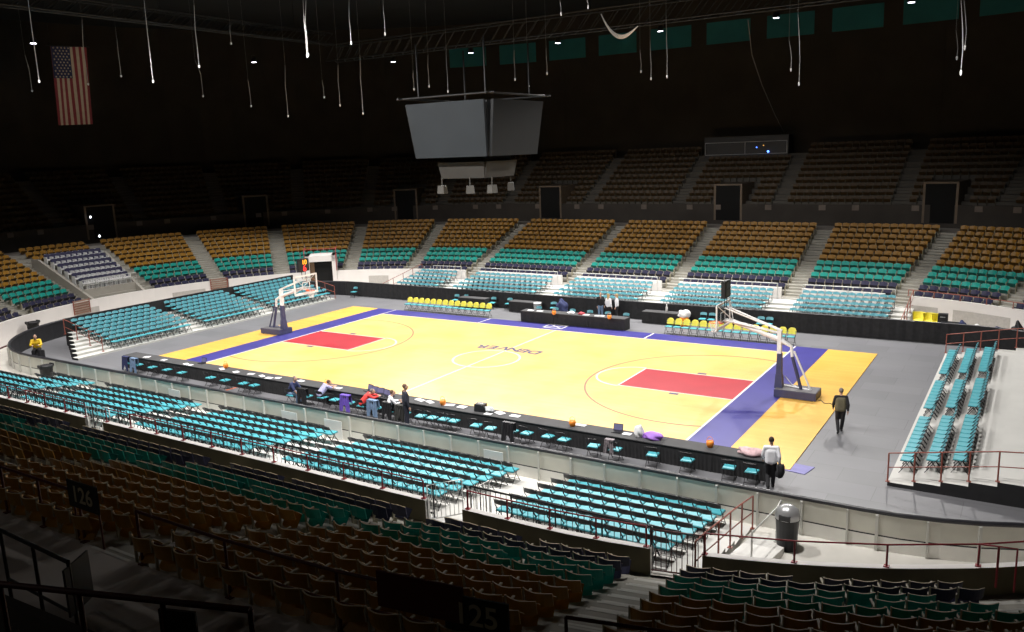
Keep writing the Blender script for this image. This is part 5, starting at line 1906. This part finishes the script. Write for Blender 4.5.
# slack bundle of cables
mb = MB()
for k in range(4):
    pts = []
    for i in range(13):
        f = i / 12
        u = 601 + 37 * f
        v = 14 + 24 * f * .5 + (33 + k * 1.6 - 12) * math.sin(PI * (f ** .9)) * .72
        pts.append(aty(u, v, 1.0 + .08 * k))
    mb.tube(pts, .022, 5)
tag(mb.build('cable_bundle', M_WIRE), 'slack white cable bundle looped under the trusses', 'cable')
mb = MB()
mb.tube([aty(748, 20, 20), aty(752, 55, 22), aty(762, 85, 26), aty(775, 115, 32), aty(784, 132, 36)], .03, 4)
tag(mb.build('sagging_cable', mat('dull_cable', (0.12, 0.11, 0.10), 0.7, 0.1)), 'thin dull cable sagging down to the booth in the upper stand', 'cable')

# ------------------------------------------------------------------ flag
FL = [Vector(p) for p in ((-43.77, 3.74, 20.5), (-43.3, 6.49, 20.6), (-43.4, 6.3, 14.4), (-43.81, 3.5, 14.3))]
t = thing('flag', 'large American flag hanging upright in the dark upper corner', 'flag', (0, 0, 0))


def fl(s_, h):
    a, b = FL[0].lerp(FL[1], s_), FL[3].lerp(FL[2], s_)
    p = a.lerp(b, h)
    return p + Vector((.08 * math.sin(s_ * 9 + h * 2), 0, 0))


mb = MB()
for i in range(13):
    for j in range(8):
        mb.quad(fl(i / 13, j / 8), fl((i + 1) / 13, j / 8), fl((i + 1) / 13, (j + 1) / 8), fl(i / 13, (j + 1) / 8), i % 2)
mb.build('stripes', [mat('flag_red', (0.32, 0.05, 0.06), 0.9, 0.15), mat('flag_white', (0.62, 0.52, 0.38), 0.9, 0.1)], t)
mb = MB()
off = Vector((.05, 0, 0))
for i in range(7):
    for j in range(4):
        mb.quad(*(p + off for p in (fl(i / 13, j * .1), fl((i + 1) / 13, j * .1), fl((i + 1) / 13, (j + 1) * .1), fl(i / 13, (j + 1) * .1))))
mb.build('canton', mat('flag_blue', (0.04, 0.045, 0.11), 0.9, 0.1), t)
mb = MB()
for j in range(11):
    for i in range(5 if j % 2 == 0 else 4):
        sx_ = (7 / 13) * ((i + (.5 if j % 2 == 0 else 1.0)) / 5)
        c = fl(sx_, .4 * (j + .5) / 11) + Vector((.09, 0, 0))
        mb.poly([c + Vector((0, (.10 if k % 2 == 0 else .04) * math.sin(PI * k / 5), (.10 if k % 2 == 0 else .04) * math.cos(PI * k / 5))) for k in range(10)])
mb.build('stars', mat('flag_white', (0, 0, 0)), t)
mb = MB()
mb.tube([FL[0] + Vector((0, -.3, .05)), FL[1] + Vector((0, .3, .05))], .04, 6)
mb.tube([FL[0], (FL[0].x, FL[0].y, 24.0)], .015, 4)
mb.tube([FL[1], (FL[1].x, FL[1].y, 24.0)], .015, 4)
mb.build('flag_pole', M_TRUSS, t)
ld = bpy.data.lights.new('flag_fill_light', 'SPOT')  # added spot without a fixture, brightens the flag
ld.energy = 700
ld.spot_size = math.radians(16)
ld.spot_blend = .5
lo = bpy.data.objects.new('flag_fill_light', ld)
lo.location = (-20.0, -4.5, 16.0)
lo.rotation_euler = (Vector((-43.5, 5.0, 17.4)) - lo.location).to_track_quat('-Z', 'Y').to_euler()
C.objects.link(lo)

# ------------------------------------------------------------------ control booth at the back of the far upper stand
t = thing('control_booth', 'dark control booth with a thin pale frame and blue lamps in the upper stand', 'booth', (2.2, 38.4, 9.6))
mb = MB()
mb.box((0, .6, .5), (7.4, 1.4, 2.6))
mb.build('booth_body', M_BLK, t)
mb = MB()
for z in (.25, 1.3):
    mb.tube([(-3.6, -.2, z), (3.6, -.2, z)], .025, 5)
for x in (-3.6, 0, 3.6):
    mb.tube([(x, -.2, .25), (x, -.2, 1.3)], .025, 5)
mb.build('booth_frame', mat('pale_frame_glow', (0.45, 0.45, 0.45), 0.5, 0.1, emit=.03), t)  # frame given a faint painted glow; it carries no lamp
for x, z, m in ((2.0, .42, mat('blue_led', (.1, .25, 1), .4, .02, emit=6, ecol=(.08, .2, 1))), (1.0, .8, MATS['blue_led']), (1.6, .95, mat('amber_led', (1, .5, .1), .4, .02, emit=1.2, ecol=(1, .5, .1)))):
    mb = MB()
    mb.ball((x, -.15, z), .10 if x == 2.0 else .05, 0, 8, 5)
    mb.build('indicator_lamp', m, t)
# a small bright aisle lamp at the top of the far-end stairs
for i, (u, v, r) in enumerate(((99, 236, 28.6), (90, 217, 31.0))):
    d = ray(u, v)
    s = 60.0
    while rad(*(CAM + d * s)[:2]) < r:
        s += .05
    p = CAM + d * s
    t = thing('exit_lamp', ['small white lamp at the head of the far-end stairs', 'small white lamp by the far-end upper doorway'][i], 'lamp', p)
    mb = MB()
    mb.box((0, 0, .12), (.12, .12, .2))
    mb.build('lamp_case', M_TRUSS, t)
    mb = MB()
    mb.ball((.06, 0, .0), .09, 0, 8, 6)
    mb.build('lamp_bulb', mat('exit_lamp_white', (1, 1, 1), .4, .02, emit=5, ecol=(.85, .9, 1)), t)

# added lamp, out of view, to brighten the near walkway
t = thing('walkway_fill_lamp', 'small added fill lamp above the near walkway', 'lamp', (9.0, -38.5, 13.2))
mb = MB()
mb.lathe([(.05, .3), (.18, .05), (.18, 0)], 12)
mb.build('lamp_shade', M_TRUSS, t)
mb = MB()
mb.tube([(0, 0, .3), (0, 0, 10.8)], .02, 5)
mb.build('lamp_cable', M_TRUSS, t)
ld = bpy.data.lights.new('walkway_fill_light', 'SPOT')  # fill light of the added walkway lamp
ld.energy = 120
ld.spot_size = math.radians(75)
ld.spot_blend = .8
ld.shadow_soft_size = .25
ld.color = (1, .92, .85)
lo = bpy.data.objects.new('walkway_fill_light', ld)
lo.location = (9.0, -38.5, 13.1)
lo.rotation_euler = (Vector((12.5, -29.5, 4.4)) - lo.location).to_track_quat('-Z', 'Y').to_euler()
C.objects.link(lo)

# ------------------------------------------------------------------ world and look
w = bpy.data.worlds.new('world')
bpy.context.scene.world = w
w.use_nodes = True
w.node_tree.nodes['Background'].inputs['Color'].default_value = (.5, .52, .55, 1)
w.node_tree.nodes['Background'].inputs['Strength'].default_value = .004
sc = bpy.context.scene
sc.view_settings.view_transform = 'Standard'
sc.view_settings.look = 'None'
sc.view_settings.exposure = 0.0
print('folding chairs', CHAIRS, 'leaves', sum(1 for o in bpy.data.objects if o.type == 'MESH'))

for o in bpy.data.objects:
    if o.get('label') and len(o['label'].replace('-', 'x').split()) > 16:
        print('LONG LABEL', o.name, o['label'])
